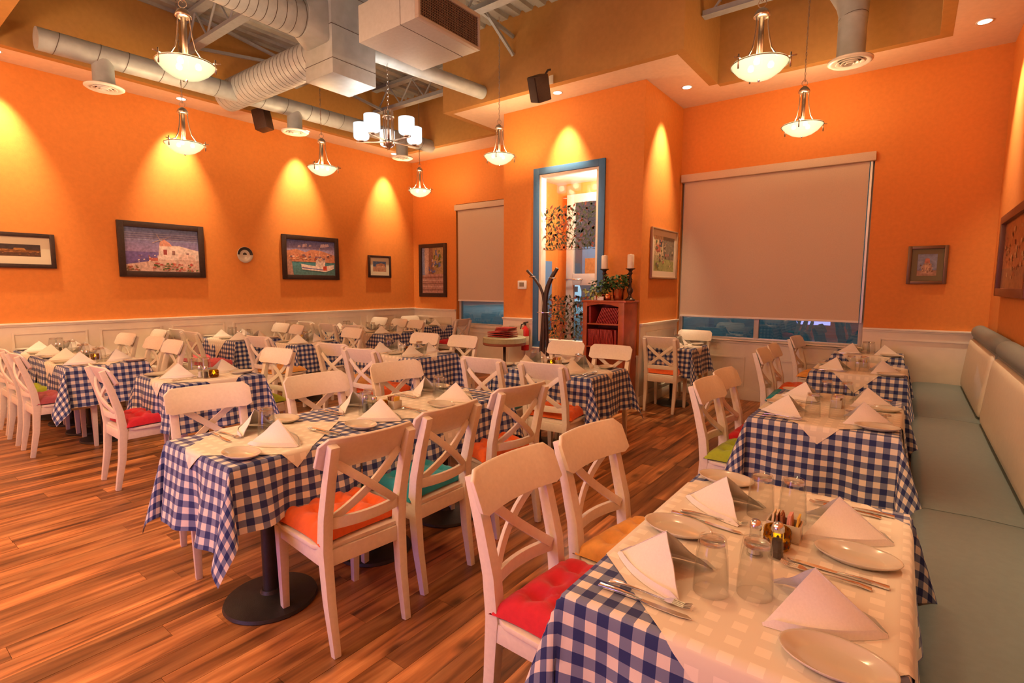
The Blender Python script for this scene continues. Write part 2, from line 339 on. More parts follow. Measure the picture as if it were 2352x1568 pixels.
# ceiling: soffit ring, upper bulkheads, corrugated deck
PX0,PX1,PY=-4.775,-2.65,6.115
def soffit():
    b=MB(); z0,z1=ZS,ZS+.1
    e=.004
    for r in ((XL,-7.55-e,YF,YB),(-7.55-e,.064+e,YF,1.27-e),(-7.55-e,.064+e,6.77+e,YB),(-5.45+e,-2.02-e,5.58+e,6.77+e),(.064+e,XR,YF,YB)): b.box(r[0],r[1],r[2],r[3],z0+.001,z1)
    struct(b.build('ceiling',PEACH))
soffit()
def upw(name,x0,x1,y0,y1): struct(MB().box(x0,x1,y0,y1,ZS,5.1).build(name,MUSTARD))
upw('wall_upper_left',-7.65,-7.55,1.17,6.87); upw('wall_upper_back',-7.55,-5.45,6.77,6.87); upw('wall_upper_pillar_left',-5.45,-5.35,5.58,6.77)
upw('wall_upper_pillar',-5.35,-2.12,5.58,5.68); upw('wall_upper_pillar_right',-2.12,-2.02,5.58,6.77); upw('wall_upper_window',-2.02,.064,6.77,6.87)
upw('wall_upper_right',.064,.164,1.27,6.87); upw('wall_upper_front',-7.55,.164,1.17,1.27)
def deck():
    p=.19; x=-7.7; rings=[]; prof=[]
    while x<.3:
        prof+=[(x,ZD+.04),(x+.05,ZD+.04),(x+.07,ZD),(x+.17,ZD)]; x+=p
    y0,y1=1.1,6.95
    b=MB(); vs=[(a,y0,z) for a,z in prof]+[(a,y1,z) for a,z in prof]; n=len(prof)
    b.add(vs,[(i,i+1,n+i+1,n+i) for i in range(n-1)])
    o=struct(b.build('ceiling_deck',DECK)); 
    struct(MB().box(-7.8,.3,1.0,7.0,ZD+.06,ZD+.14).build('ceiling_roof',DECK)) 
deck()
# pillar = entry vestibule
struct(wall_y('wall_pillar_front',PY,PX0,PX1,0,ZS,[(-4.15,-3.24,.73,3.01)],ORANGE,.12))
struct(MB().box(PX1-.12,PX1,PY+.12,YB,0,ZS).build('wall_pillar_right',ORANGE))
struct(MB().box(PX0,PX0+.12,PY+.12,YB,0,ZS).build('wall_pillar_left',ORANGE))
struct(MB().box(PX0+.12,PX1-.12,PY+.12,YB,3.12,3.2).build('ceiling_vestibule',PEACH))
# wainscot
def wains(name,p0,p1,top,nrm,panels,thick=.016,zt=None,zb=.15):
    """wainscot strip from p0 to p1 (xy), nrm = outward normal; panels = [(s0,s1,z0,z1)] along the strip"""
    p0,p1,n=Vector((*p0,0)),Vector((*p1,0)),Vector((*nrm,0)); d=(p1-p0); L=d.length; d.normalize()
    def T(s,o,z): return p0+d*s+n*o+Vector((0,0,z))
    def bx(b,s0,s1,o0,o1,z0,z1,**k):
        vs=[T(s,o,z) for z in (z0,z1) for o in (o0,o1) for s in (s0,s1)]
        b.add(vs,[(0,2,3,1),(4,5,7,6),(0,1,5,4),(2,6,7,3),(0,4,6,2),(1,3,7,5)])
    b=MB(); bx(b,0,L,.0005,thick,0,top-.03); w=struct(b.build(name,CREAM))
    b=MB(); bx(b,0,L,.001,.045,top-.022,top); bx(b,0,L,.001,.03,top-.04,top-.022); b.build('chair_rail',CREAM,w,bevel=.004)
    b=MB(); bx(b,0,L,thick,thick+.014,0,.13); b.build('base_board',CREAM,w,bevel=.004)
    for s0,s1,z0,z1 in panels:
        b=MB(); t=.022
        for a in ((s0,s1,z0,z0+t),(s0,s1,z1-t,z1),(s0,s0+t,z0+t,z1-t),(s1-t,s1,z0+t,z1-t)): bx(b,a[0],a[1],thick,thick+.013,a[2],a[3])
        b.build('panel_molding',CREAM,w)
wains('trim_1',(XL,YF),(XL,YB),1.062,(1,0),[(4.555-YF+.01-7*0-0+.815*(k-4),4.555-YF+.70-0+.815*(k-4)-.0,.16,.955) for k in range(-1,8) if 4.555+.815*(k-4)<7.3-.7])
wains('trim_2',(XL,YB),(-6.93,YB),1.056,(0,-1),[(.1,1.06,.16,.90)])
wains('trim_3',(-6.93,YB),(PX0,YB),.76,(0,-1),[(.1,1.3,.16,.66)])
wains('trim_4',(PX0,PY),(-4.235,PY),1.05,(0,-1),[(.1,.42,.16,.945)])
wains('trim_5',(-4.235,PY),(PX1,PY),.65,(0,-1),[(.08,.95,.16,.56)])
wains('trim_6',(PX1,PY),(PX1,YB),1.045,(1,0),[(.17,1.2,.16,.932)])
wains('trim_7',(PX1,YB),(-.42,YB),.79,(0,-1),[(.1,.95,.175,.575),(1.13,2.13,.175,.575)])
wains('trim_8',(-.42,YB),(XR,YB),1.035,(0,-1),[(.16,1.06,.16,.925)])
# ------------------------------------------------------------------ windows
def window(name,x0,x1,z0,z1,mull,sill=True):
    w=thing(name,None,None); w['kind']='structure'; y=YB
    b=MB(); t=.05
    for a in ((x0,x0+t,z0,z1),(x1-t,x1,z0,z1),(x0+t,x1-t,z0,z0+t*.5),(x0+t,x1-t,z1-t,z1)): b.box(a[0],a[1],y+.07,y+.13,a[2],a[3])
    b.build('window_frame',ALU,w,bevel=.003)
    for m_ in mull: MB().box(m_-.03,m_+.03,y+.065,y+.135,z0+.02,z1-.05).build('mullion',ALU,w,bevel=.003)
    xs=[x0+t]+list(mull)+[x1-t]
    for a,c in zip(xs[:-1],xs[1:]): MB().box(a,c,y+.098,y+.104,z0+.02,z1-t).build('pane',PANE,w)
    MB().box(x0-.02,x1+.02,y-.045,y+.07,z0-.025,z0+.003).build('window_sill',CREAM,w,bevel=.004)
    return w
window('window_1',-6.92,-5.4,.78,3.02,[])
window('window_2',-2.635,-.42,.80,3.04,[-1.60])
def blind(x0,x1,zt,zb,label):
    r=thing('roller_blind',label,'blind',(0,0,0),0,'roller blinds over the windows')
    MB().box(x0-.01,x1+.02,YB-.06,YB+.03,zt-.10,zt).build('valance',BLIND,r,bevel=.006)
    b=MB(); n=24; vs=[];fs=[]
    for i in range(n+1):
        x=x0+.02+(x1-x0-.06)*i/n
        for z in (zb,zt-.09): vs.append((x,YB+.008+.002*math.sin(i*1.3),z))
    for i in range(n): fs.append((2*i,2*i+2,2*i+3,2*i+1))
    b.add(vs,fs); b.build('blind_fabric',BLIND,r,smooth=True)
    MB().box(x0+.02,x1-.04,YB-.002,YB+.018,zb-.022,zb+.003).build('bottom_bar',WHITEP,r,bevel=.003)
    MB().box(x1-.03,x1-.008,YB-.005,YB+.03,zb-.02,zt-.1).build('side_channel',ALU,r)
blind(-6.90,-5.4,3.0,1.24,'beige roller blind nearly closed over the narrow window left of the pillar')
blind(-2.62,-.43,3.03,1.105,'wide beige roller blind nearly closed over the big window')
# outside: icy ground, low hedge of snow
struct(MB().box(-45,14,YB+.3,70,-.3,-.1).build('ground_outside',mat('snowy_ground',(.16,.25,.28),.8,noise=.3,nscale=2)))
# ------------------------------------------------------------------ pillar window and vestibule
pw=thing('window_3',None,None); pw['kind']='structure'
def ringbox(b,x0,x1,z0,z1,t,y0,y1,mat=0):
    for a in ((x0,x0+t,z0,z1),(x1-t,x1,z0,z1),(x0+t,x1-t,z0,z0+t),(x0+t,x1-t,z1-t,z1)): b.box(a[0],a[1],y0,y1,a[2],a[3],mat)
b=MB(); ringbox(b,-4.24,-3.15,.645,3.10,.088,PY-.025,PY+.001); b.build('blue_casing',BLUEF,pw,bevel=.004)['label']='blue painted casing'
b=MB(); ringbox(b,-4.15,-3.24,.732,3.01,.035,PY-.01,PY+.11); b.build('window_frame',CREAM,pw,bevel=.003)
MB().box(-4.12,-3.27,PY+.06,PY+.066,.765,2.975).build('pane',PANE2,pw)
def vine(z0,z1,name):
    b=MB(); y=PY+.055; x0,x1=-4.10,-3.28; rnd=random.Random(5 if z0>1.5 else 9)
    def stem(pts,w):
        for (xa,za),(xb,zb) in zip(pts[:-1],pts[1:]):
            dx,dz=xb-xa,zb-za; L=math.hypot(dx,dz) or 1; nx,nz=-dz/L*w,dx/L*w
            b.poly([(xa+nx,y,za+nz),(xb+nx,y,zb+nz),(xb-nx,y,zb-nz),(xa-nx,y,za-nz)],2)
    def leaf(x,z,a,L):
        if not(x0<x<x1 and z0<z<z1): return
        c,s=math.cos(a),math.sin(a); P=[(0,0),(.3,.2),(.6,.21),(1,0),(.6,-.21),(.3,-.2)]
        b.poly([(x+(u*c-v*s)*L,y-.0006,z+(u*s+v*c)*L) for u,v in P],rnd.choice((0,0,1)))
    nx=17; nz=int((z1-z0)/.048)
    for a_ in range(nx):
        for c_ in range(nz+1):
            x=x0+.015+(x1-x0-.03)*(a_+.5*(c_%2)+rnd.uniform(-.25,.25))/nx; z=z0+.012+(z1-z0-.03)*(c_+rnd.uniform(-.25,.25))/nz; an=rnd.uniform(.2,2.9) if rnd.random()<.85 else rnd.uniform(3.2,6)
            leaf(x,z,an,rnd.uniform(.052,.072)); pts=[(x,z)]; t=an+PI; tw=rnd.choice((-.3,.3))
            for q in range(5):
                t+=tw; x=max(x0,min(x1,x+math.cos(t)*.019)); z=max(z0,min(z1,z+math.sin(t)*.019)); pts.append((x,z))
            stem(pts,.0024)
    o=b.build(name,[mat('film_leaf_dark',(.06,.075,.04),.6),mat('film_leaf_brown',(.24,.06,.035),.6),mat('film_stem',(.05,.035,.03),.6)],pw); o['kind']='stuff'
vine(1.99,2.56,'leaf_print'); vine(.78,1.36,'leaf_print')
# vestibule exterior door on the back wall plane
dr=thing('door_1',None,None); dr['kind']='structure'
b=MB(); ringbox(b,-4.42,-2.85,.02,2.93,.13,7.28,7.34); b.box(-4.29,-2.98,7.27,7.34,1.52,1.70); dfr=b.build('door_frame',ALU,dr,bevel=.003)
MB().box(-4.29,-2.98,7.305,7.31,.15,1.52).build('pane',PANE2,dr); MB().box(-4.29,-2.98,7.305,7.31,1.70,2.80).build('pane',PANE2,dr)
MB().tube([(-4.40,7.28,1.61),(-4.40,7.22,1.61),(-4.12,7.22,1.61),(-4.12,7.28,1.61)],.012,8).build('door_handle',CHROME,dfr,smooth=True)
VB=mat('vestibule_blue',(.06,.25,.55),.6)
b=MB(); b.box(-4.650,-4.635,6.5,7.2,.8,1.9); o=b.build('notice_board',VB); tag(o,'blue notice board on the vestibule wall seen through the leafy window','board')
b=MB(); b.box(-4.18,-3.3,7.37,7.39,1.68,2.12); o=b.build('blue_panel',VB); tag(o,'blue panel behind the vestibule door glass above its rail','board')  # plain blue and brown panels behind the upper door pane
b=MB(); b.box(-4.12,-3.72,7.355,7.37,1.70,1.94); o=b.build('brown_panel',mat('brown_panel_finish',(.5,.2,.07),.6,noise=.2)); tag(o,'brown panel fixed on the blue panel by the entry','sign')
vb=thing('vestibule_light','round opal flush light on the vestibule ceiling behind the blue framed window','light',(-3.5,6.75,3.12))
MB().lathe([(.0,-.10),(.09,-.085),(.15,-.045),(.17,0)],24).build('diffuser',emis('vestibule_opal',(.9,.95,1),3.2),vb,smooth=True); MB().lathe([(.17,0),(.185,0),(.185,-.02),(.17,-.02)],24,close=True).build('rim',NICKEL,vb)
lamp('vestibule_lamp','POINT',(-3.6,6.7,2.85),55,(1,.86,.66),.1)
# parked white van seen through the lower pane
van=thing('van','white van parked outside behind the entry glass','van',(-22.6,38,-.1),.5)
VW=mat('van_white',(.7,.8,.85),.4,emit=(.6,.8,.9),estr=.0)
b=MB(); b.prism([(-.9,0,.35),(.9,0,.35),(.9,0,1.2),(.72,0,1.75),(-.72,0,1.75),(-.9,0,1.2)],(0,2.5,0)); vbody=b.build('body',VW,van,bevel=.05)
MB().box(-.6,.6,-.02,-.005,1.15,1.6).build('rear_window',BLACK,vbody)
MB().box(-.85,.85,-.03,-.005,.62,.8).build('blue_stripe',VB,van)
MB().box(-.25,.25,-.03,-.005,.42,.55).build('number_plate',PAPER,van)
for sx in (-.7,.7):
    T=Matrix.Translation((sx,.4,.32))@Matrix.Rotation(PI/2,4,'Y'); MB().lathe([(0,-.1),(.3,-.1),(.32,-.07),(.32,.07),(.3,.1),(0,.1)],20,T=T).build('wheel',RUBBER,van)
lamp('van_fill_light','POINT',(-19,33,6),1600,(.6,.85,1),.2)  # added lamp with no visible source, lights the van outside
# thermostat and small wall plates
th=thing('thermostat','small white thermostat on the orange pillar face','thermostat',(-4.43,PY,1.52))
MB().box(-.075,.075,-.025,0,-.06,.06).build('body',WHITEP,th,bevel=.01); MB().box(-.04,.04,-.028,-.025,-.025,.035).build('display',mat('thermo_display',(.25,.22,.16),.3),th)
# ------------------------------------------------------------------ picture frames
def rect(x0,y0,x1,y1,c): return ([(x0,y0),(x1,y0),(x1,y1),(x0,y1)],c)
def grad(c0,c1,y0,y1,n=8): return [rect(0,y0+(y1-y0)*i/n,1,y0+(y1-y0)*(i+1)/n,tuple(a+(b_-a)*(i+.5)/n for a,b_ in zip(c0,c1))) for i in range(n)]
def dots(n,x0,y0,x1,y1,cs,s,seed): 
    R=random.Random(seed); out=[]
    for i in range(n):
        x,y=R.uniform(x0,x1-s),R.uniform(y0,y1-s); w=s*R.uniform(.4,1); out.append(([(x,y),(x+w,y+w*.3),(x+w*.8,y+w),(x+w*.2,y+w*.9)],R.choice(cs)))
    return out
def picture(name,label,o,u,n,w,h,fr,matw,art,frame=FRAMEW,matm=None,dep=.035,fdet=False):
    """o = lower-left corner on the wall, u = direction of width, n = wall normal"""
    o,u,n=Vector(o),Vector(u).normalized(),Vector(n).normalized(); z=Vector((0,0,1))
    root=thing(name,label,'picture',o)
    def P(a,b_,c): return u*a+z*b_+n*c
    def bx(b,a0,a1,b0,b1,c0,c1,mi=0):
        vs=[P(a,b_,c) for b_ in (b0,b1) for c in (c0,c1) for a in (a0,a1)]
        b.add(vs,[(0,2,3,1),(4,5,7,6),(0,1,5,4),(2,6,7,3),(0,4,6,2),(1,3,7,5)],mi)
    b=MB()
    for a in ((0,fr,0,h),(w-fr,w,0,h),(fr,w-fr,0,fr),(fr,w-fr,h-fr,h)): bx(b,a[0],a[1],a[2],a[3],.001,dep)
    b.build('frame',frame,root,bevel=.005)
    if matw:
        b=MB(); q=fr
        for a in ((q,q+matw,q,h-q),(w-q-matw,w-q,q,h-q),(q+matw,w-q-matw,q,q+matw),(q+matw,w-q-matw,h-q-matw,h-q)): bx(b,a[0],a[1],a[2],a[3],.002,dep*.45)
        b.build('mat_board',matm or PAPER,root)
    q=fr+matw; aw,ah=w-2*q,h-2*q; b=MB()
    for i,(pts,c) in enumerate(art):
        lay=dep*.3+.00012*i
        b.poly([P(q+aw*max(0,min(1,x)),q+ah*max(0,min(1,y)),lay) for x,y in pts],0,col=c)
    b.build('print',PRINT,root,col=True)
    return root
WH=(.75,.60,.55); BL=(.12,.17,.38); SEA=(.13,.08,.25)
art1=grad((.30,.22,.42),(.10,.16,.35),.45,1)+grad(SEA,(.16,.12,.36),0,.45,4)+[rect(0,.72+.05*i,1,.735+.05*i,(.3,.32,.5)) for i in range(4)]+[([(0,.0),(1,0),(1,.34),(.45,.3),(.25,.22),(0,.15)],(.62,.42,.36)),
 ([(.38,.28),(1,.28),(1,.52),(.9,.55),(.72,.62),(.45,.62),(.43,.35)],WH),([(.45,.6),(.62,.6),(.62,.62),(.59,.68),(.52,.76),(.46,.7)],(.66,.30,.22)),rect(.5,.4,.55,.52,(.35,.07,.07)),rect(.62,.4,.66,.5,(.3,.16,.15)),rect(.82,.36,.86,.46,(.28,.16,.18)),
 ([(.36,.66),(.62,.84),(.62,.845),(.355,.67)],(.5,.35,.25)),([(.42,.86),(.50,.62),(.505,.62),(.425,.87)],(.5,.35,.25)),([(.70,.28),(.95,.28),(.93,.42),(.72,.42)],(.7,.5,.45)),rect(.3,.25,.42,.32,(.45,.12,.1))]+dots(70,.33,.0,1,.22,[(.45,.08,.07),(.12,.16,.06),(.5,.2,.14)],.05,3)+dots(20,.0,.0,.2,.18,[(.4,.1,.06),(.2,.12,.05)],.05,4)+dots(16,.12,.2,.5,.4,[(.7,.55,.5),(.3,.1,.1)],.03,8)
art2=grad((.10,.22,.22),(.08,.28,.34),0,.42,5)+grad((.45,.35,.5),(.08,.12,.36),.55,1)+dots(8,.05,.78,.9,.98,[(.6,.5,.6)],.12,2)+[([(0,.38),(1,.38),(1,.6),(.85,.66),(.7,.72),(.5,.74),(.38,.66),(.2,.74),(0,.68)],(.58,.24,.14)),([(.0,0),(.13,0),(.1,.42),(0,.42)],(.45,.25,.2)),
 ([(.3,.16),(.8,.10),(.98,.2),(.98,.32),(.7,.24),(.28,.32)],(.80,.66,.6)),([(.3,.2),(.8,.14),(.8,.16),(.3,.225)],(.1,.1,.35)),([(.58,.26),(.78,.24),(.80,.48),(.60,.5)],(.75,.6,.55)),rect(.67,.5,.68,.8,(.6,.4,.3)),([(.74,.14),(.82,.14),(.82,.28),(.74,.26)],(.55,.07,.04))]+dots(45,.02,.42,.98,.66,[(.75,.5,.4),(.5,.12,.07),(.7,.35,.2),(.2,.12,.16)],.07,6)
art3=[rect(0,0,1,1,(.09,.045,.03)),rect(0,.6,1,1,(.05,.04,.05)),([(0,.45),(.3,.6),(.5,.55),(1,.5),(1,.4),(.5,.3),(0,.42)],(.22,.09,.03)),([(.5,.5),(.52,.7),(.7,.7),(.74,.5)],(.45,.22,.06))]+dots(40,.0,.1,1,.6,[(.5,.24,.08),(.3,.12,.05),(.08,.04,.03)],.08,11)
art4=[rect(0,.5,1,1,(.10,.2,.42)),rect(0,0,1,.5,(.42,.22,.14)),([(.2,.45),(.95,.42),(.95,.72),(.6,.85),(.25,.7)],(.50,.30,.2))]+[rect(.3+.1*i,.45,.34+.1*i,.72,(.72,.5,.36)) for i in range(6)]+dots(15,0,0,1,.4,[(.5,.28,.18),(.3,.15,.1)],.1,5)
art5=[rect(0,0,1,1,(.45,.26,.22)),rect(0,.4,.15,1,(.2,.25,.42)),([(.12,.42),(.3,.42),(.35,1),(.12,1)],(.5,.38,.34)),([(.3,.42),(.55,.42),(.5,1),(.32,1)],(.24,.13,.1)),([(.55,.42),(1,.42),(1,1),(.5,1)],(.40,.27,.14))]+dots(30,.5,.5,1,1,[(.12,.16,.04),(.4,.3,.14),(.12,.15,.4)],.12,5)+dots(14,.3,.42,.7,.8,[(.1,.15,.45),(.6,.5,.45)],.08,7)+[rect(.02,.06+.07*i,.98,.085+.07*i,(.55,.36,.32) if i%2 else (.28,.14,.12)) for i in range(5)]
art6=[rect(0,0,1,1,(.42,.36,.22)),rect(0,.45,.45,1,(.62,.50,.34)),rect(.45,.35,1,1,(.22,.20,.16)),rect(0,0,1,.3,(.30,.33,.12)),([(.45,0),(.9,0),(.8,.35),(.5,.35)],(.36,.38,.14)),rect(.12,.55,.32,.75,(.45,.14,.10)),rect(.25,.7,.4,.9,(.12,.12,.14))]+dots(40,.05,.05,.95,.95,[(.5,.4,.28),(.15,.17,.08),(.5,.2,.15),(.2,.15,.12)],.1,14)
art7=[rect(0,0,1,1,(.22,.26,.36)),rect(0,0,1,.25,(.35,.2,.12)),([(.2,.1),(.8,.1),(.72,.55),(.6,.62),(.5,.85),(.42,.62),(.28,.5)],(.42,.26,.16)),([(.35,.6),(.65,.6),(.6,.8),(.4,.8)],(.5,.18,.1))]+dots(25,.1,.1,.9,.6,[(.6,.4,.2),(.2,.1,.05)],.12,10)
art8=[rect(0,0,1,1,(.40,.14,.05)),rect(0,0,1,.3,(.30,.14,.07))]+dots(50,0,.1,1,.9,[(.48,.22,.10),(.30,.09,.04),(.5,.3,.16)],.08,12)
MATG=mat('cream_mat_board',(.62,.56,.42),.8)
picture('framed_picture','dark framed night view in a pale mat at far left of the wall',(XL,1.02,1.69),(0,1,0),(1,0,0),.735,.395,.045,.085,art3,matm=MATG)
picture('framed_picture','large black framed print of a white windmill house above the sea',(XL,2.375,1.607),(0,1,0),(1,0,0),1.03,.717,.075,0,art1)
picture('framed_picture','black framed print of a white fishing boat in a harbour',(XL,4.575,1.602),(0,1,0),(1,0,0),1.045,.72,.075,0,art2)
picture('framed_picture','smallest dark frame with a columned temple print near the left corner',(XL,6.258,1.657),(0,1,0),(1,0,0),.53,.412,.04,.07,art4,matm=MATG)
picture('framed_picture','tall narrow dark frame with a stepped village lane',(-7.915,YB,1.287),(1,0,0),(0,-1,0),.75,1.035,.075,0,art5)
picture('framed_picture','thin pale framed print of a garden house on the pillar side',(PX1,6.38,1.605),(0,1,0),(1,0,0),.91,.645,.022,.075,art6,frame=mat('thin_gold_frame',(.36,.22,.13),.4),matm=mat('white_mat',(.72,.64,.55),.8),dep=.03)
picture('framed_picture','small bronze framed print hanging right of the big window',(-.052,YB,1.54),(1,0,0),(0,-1,0),.35,.415,.035,.055,art7,frame=mat('bronze_frame',(.16,.085,.04),.4,metal=.4),matm=mat('olive_mat',(.17,.14,.07),.7))
picture('framed_picture','big brown framed print on the right wall above the bench',(XR,5.05,1.425),(0,1,0),(-1,0,0),1.62,.72,.07,0,art8,frame=mat('brown_frame',(.16,.05,.025),.4),dep=.05)
pl=thing('wall_plate','round decorative plate half dark half cream on the left wall','plate',(XL+.004,3.982,1.96))
T=Matrix.Rotation(PI/2,4,'Y'); MB().lathe([(0,.008),(.07,.010),(.08,.014),(.118,.026),(.120,.022),(.08,.0),(0,0)],32,T=T).build('dish',CHINA,pl,smooth=True)
b=MB(); n=16
b.add([(.0145 if r<.09 else .0275,-r*math.cos(PI*k/n),r*math.sin(PI*k/n)) for r in (.075,.116) for k in range(n+1)],[(k,k+1,n+2+k,n+1+k) for k in range(n)]); b.build('painted_band',BLACK,pl)
b=MB(); b.add([(.0135,-.03,.0),(.0135,.03,.0),(.0135,.024,.025),(.0135,0,.035),(.0135,-.024,.025)],[(0,1,2,3,4)]); b.build('painted_emblem',BLACK,pl)
# ------------------------------------------------------------------ ceiling services
def joist(y,x0,x1,zb,label):
    r=thing('roof_joist',label,'joist',(0,y,0),0,'open web roof joists')
    for nm,z in (('bottom_chord',zb),('top_chord',ZD-.04)):
        b=MB()
        for dy in (-.035,.015): b.box(x0,x1,dy,dy+.02,z-.03,z+.03); 
        b.box(x0,x1,-.055,.055,z-.034,z-.026); b.build(nm,STEEL,r)
    x=x0+.1; s=0; st=.28
    while x+st<x1-.05:
        z0,z1=(zb+.02,ZD-.06) if s%2==0 else (ZD-.06,zb+.02)
        MB().tube([(x,0,z0),(x+st,0,z1)],.014,6).build('web_bar',STEEL,r); x+=st; s+=1
joist(3.07,-7.54,.05,4.43,'grey open web roof joist above the near left pendant')
joist(4.55,-7.54,.05,4.46,'grey open web roof joist over the room middle')
joist(6.05,-7.54,-5.46,4.45,'short grey open web roof joist in the far left corner')
joist(6.12,-2.01,.05,4.46,'grey roof joist above the right hand pendant by the big window')
for k,(a,c,l) in enumerate((((-7.3,3.07,4.43),(-7.3,5.8,4.84),'long thin steel brace running from joist toward the left corner'),((-7.3,3.0,4.84),(-7.3,6.0,4.44),'thin steel brace crossing the other above the duct'),((-4.35,5.0,4.80),(-4.2,5.57,4.62),'short steel strut fixed to the upper pillar wall'),((-4.3,5.15,4.78),(-4.2,5.57,4.40),'lower diagonal steel strut under the short strut'))):
    o=MB().bar([a,c],.035,.035).build('steel_brace',STEEL); tag(o,l,'brace','steel roof braces')
def duct(pts,r,label,name='round_duct',seams=True,step=.22,cap=True,slant=0):
    root=thing(name,label,'duct',(0,0,0),0,'exposed round ducts')
    MB().tube(pts,r,28).build('pipe',DUCT,root,smooth=True,angle=.9)
    if seams:
        P=[Vector(p) for p in pts]
        for a,c in zip(P[:-1],P[1:]):
            L=(c-a).length; d=(c-a)/L; s=step/2
            while s<L:
                p=a+d*s; ref=Vector((0,0,1)) if abs(d.z)<.9 else Vector((1,0,0)); q=(ref-d*ref.dot(d)).normalized(); w=d.cross(q); R=r if not isinstance(r,list) else r[0]; n=28
                b=MB(); b.add([p+d*(e+slant*math.cos(2*PI*k/n))+(q*math.cos(2*PI*k/n)+w*math.sin(2*PI*k/n))*(R+.0025) for e in (-.003,.003) for k in range(n)],[(k,(k+1)%n,n+(k+1)%n,n+k) for k in range(n)]); b.build('seam',SEAM,root)
                s+=step*random.uniform(.8,1.2)
    return root
MD=duct([(-6.95,1.50,3.885),(-6.95,6.80,3.955)],.108,'long pale round duct running along the left side with three diffusers',step=.30,slant=.03)
duct([(-5.17,3.50,3.96),(-7.33,3.50,3.97)],.185,'fat ribbed duct crossing from the box to the long left duct',step=.09,slant=.02)
duct([(-4.95,3.10,4.10),(-4.95,2.2,4.12),(-4.97,1.75,4.14),(-5.05,1.4,4.2)],.175,'fat ribbed duct coming from the near ceiling into the box',step=.09,slant=.02)
duct([(-4.85,3.80,4.02),(-4.72,5.575,4.06)],.085,'plain narrow duct running from the box toward the pillar',seams=False)
def diffuser(x,y,z0,ztop,r,rn,label,root=None):
    d=thing('ceiling_diffuser',label,'diffuser',(x,y,z0),0,'round air diffusers')
    MB().lathe([(rn,ztop-z0),(rn,.02),(rn+.012,.012)],28).build('neck',DUCT,d,smooth=True)
    MB().lathe([(rn*.98,.028),(r,.022),(r,.010),(r*.88,-.004),(r*.72,.004),(rn*.7,.03)],32).build('flange',WHITEP,d,smooth=True)
    for i,q in enumerate((.62,.40,.2)):
        MB().lathe([(r*q*.76,.016-.004*i),(r*q,-.006-.003*i),(r*q+.004,-.003-.003*i),(r*q*.8,.022)],28).build('louver_ring',WHITEP,d,smooth=True)
    MB().lathe([(0,.02),(r*.8,.021)],24).build('dark_throat',SEAM,d)
diffuser(-6.95,2.03,3.56,3.86,.178,.098,'white round diffuser under the near end of the long left duct')
diffuser(-6.95,4.20,3.60,3.88,.178,.098,'white round diffuser under the middle of the long left duct')
diffuser(-6.95,6.13,3.62,3.90,.178,.098,'white round diffuser under the far end of the long left duct')
diffuser(-.585,5.93,3.555,3.95,.183,.115,'white round diffuser under the wrinkled duct near the big window')
duct([(-.585,5.93,3.9),(-.585,5.95,4.0),(-.60,6.0,4.12),(-.64,6.08,4.25),(-.72,6.15,4.42),(-.85,6.15,4.6)],[.117,.12,.135,.15,.155,.155],'wrinkled flexible duct dropping to the right hand diffuser',step=.08,slant=.02)
bx=thing('duct_box','tall white sheet metal duct box hanging left of the chandelier','duct box')
MB().box(-5.17,-4.70,3.27,3.80,3.60,ZD).build('body',DUCT,bx,bevel=.006)
for z in (3.74,4.06,4.4): MB().box(-5.173,-4.697,3.267,3.803,z,z+.005).build('seam',SEAM,bx)
b=MB(); T=Matrix.Identity(4); ring=lambda y,a,sq:[(-4.94+(max(-1,min(1,1.35*math.cos(t))) if sq else math.cos(t))*a,y,4.10+(max(-1,min(1,1.35*math.sin(t))) if sq else math.sin(t))*a) for t in (2*PI*k/32 for k in range(32))]
b.loft([ring(3.269,.20,True),ring(3.24,.20,True),ring(3.08,.178,False)]); b.build('collar',DUCT,bx,smooth=True,angle=.7)
un=thing('return_air_unit','big square white return air box with black grille','air unit')
MB().box(-4.16,-3.42,3.18,3.96,3.70,4.02).build('body',PEACH if 0 else mat('unit_paint',(.46,.48,.48),.5,noise=.05),un,bevel=.005)
MB().box(-4.10,-3.5,3.24,3.9,4.02,ZD).build('riser',DUCT,un,bevel=.005)
b=MB()
for a in ((3.18,3.96,3.70,3.725),(3.18,3.96,3.985,4.02),(3.18,3.205,3.725,3.985),(3.935,3.96,3.725,3.985)): b.box(-3.42,-3.375,a[0],a[1],a[2],a[3])
b.build('grille_frame',mat('unit_edge',(.42,.36,.32),.5),un,bevel=.003)
MB().box(-3.419,-3.41,3.2,3.94,3.72,3.99).build('grille_backing',BLACK,un)
b=MB()
for i in range(36): y=3.208+.0205*i; b.box(-3.392,-3.386,y-.0028,y+.0028,3.725,3.985)
for i in range(13): z=3.735+.0205*i; b.box(-3.392,-3.386,3.205,3.935,z-.0028,z+.0028)
o=b.build('grille_mesh',mat('grille_bar',(.20,.12,.09),.5),un); o['kind']='stuff'
b=MB(); b.box(-3.602,-3.598,3.178,3.962,3.698,4.022); b.build('seam',SEAM,un)
def speaker(loc,rz,tilt,label,roll=0):
    s=thing('wall_speaker',label,'speaker',loc,0,'ceiling corner speakers')
    T=Matrix.Rotation(rz,4,'Z')@Matrix.Rotation(roll,4,'Y')@Matrix.Rotation(tilt,4,'X')
    MB().box(-.085,.085,-.08,.10,-.14,.14,T=T).build('cabinet',SPEAK,s,bevel=.008)
    MB().box(-.078,.078,-.09,-.08,-.132,.132,T=T).build('grille',mat('speaker_cloth',(.035,.014,.011),.9,bump=.5,bscale=900),s,bevel=.003)
    MB().tube([T@Vector((0,.09,.10)),T@Vector((0,.16,.16)),(0,.0,.0) if 0 else T@Vector((0,.2,.16))],.012,8).build('bracket',BLACK,s)
speaker((-3.63,5.31,3.80),-.35,.42,'brown loudspeaker tilted down on the upper pillar wall',.3)
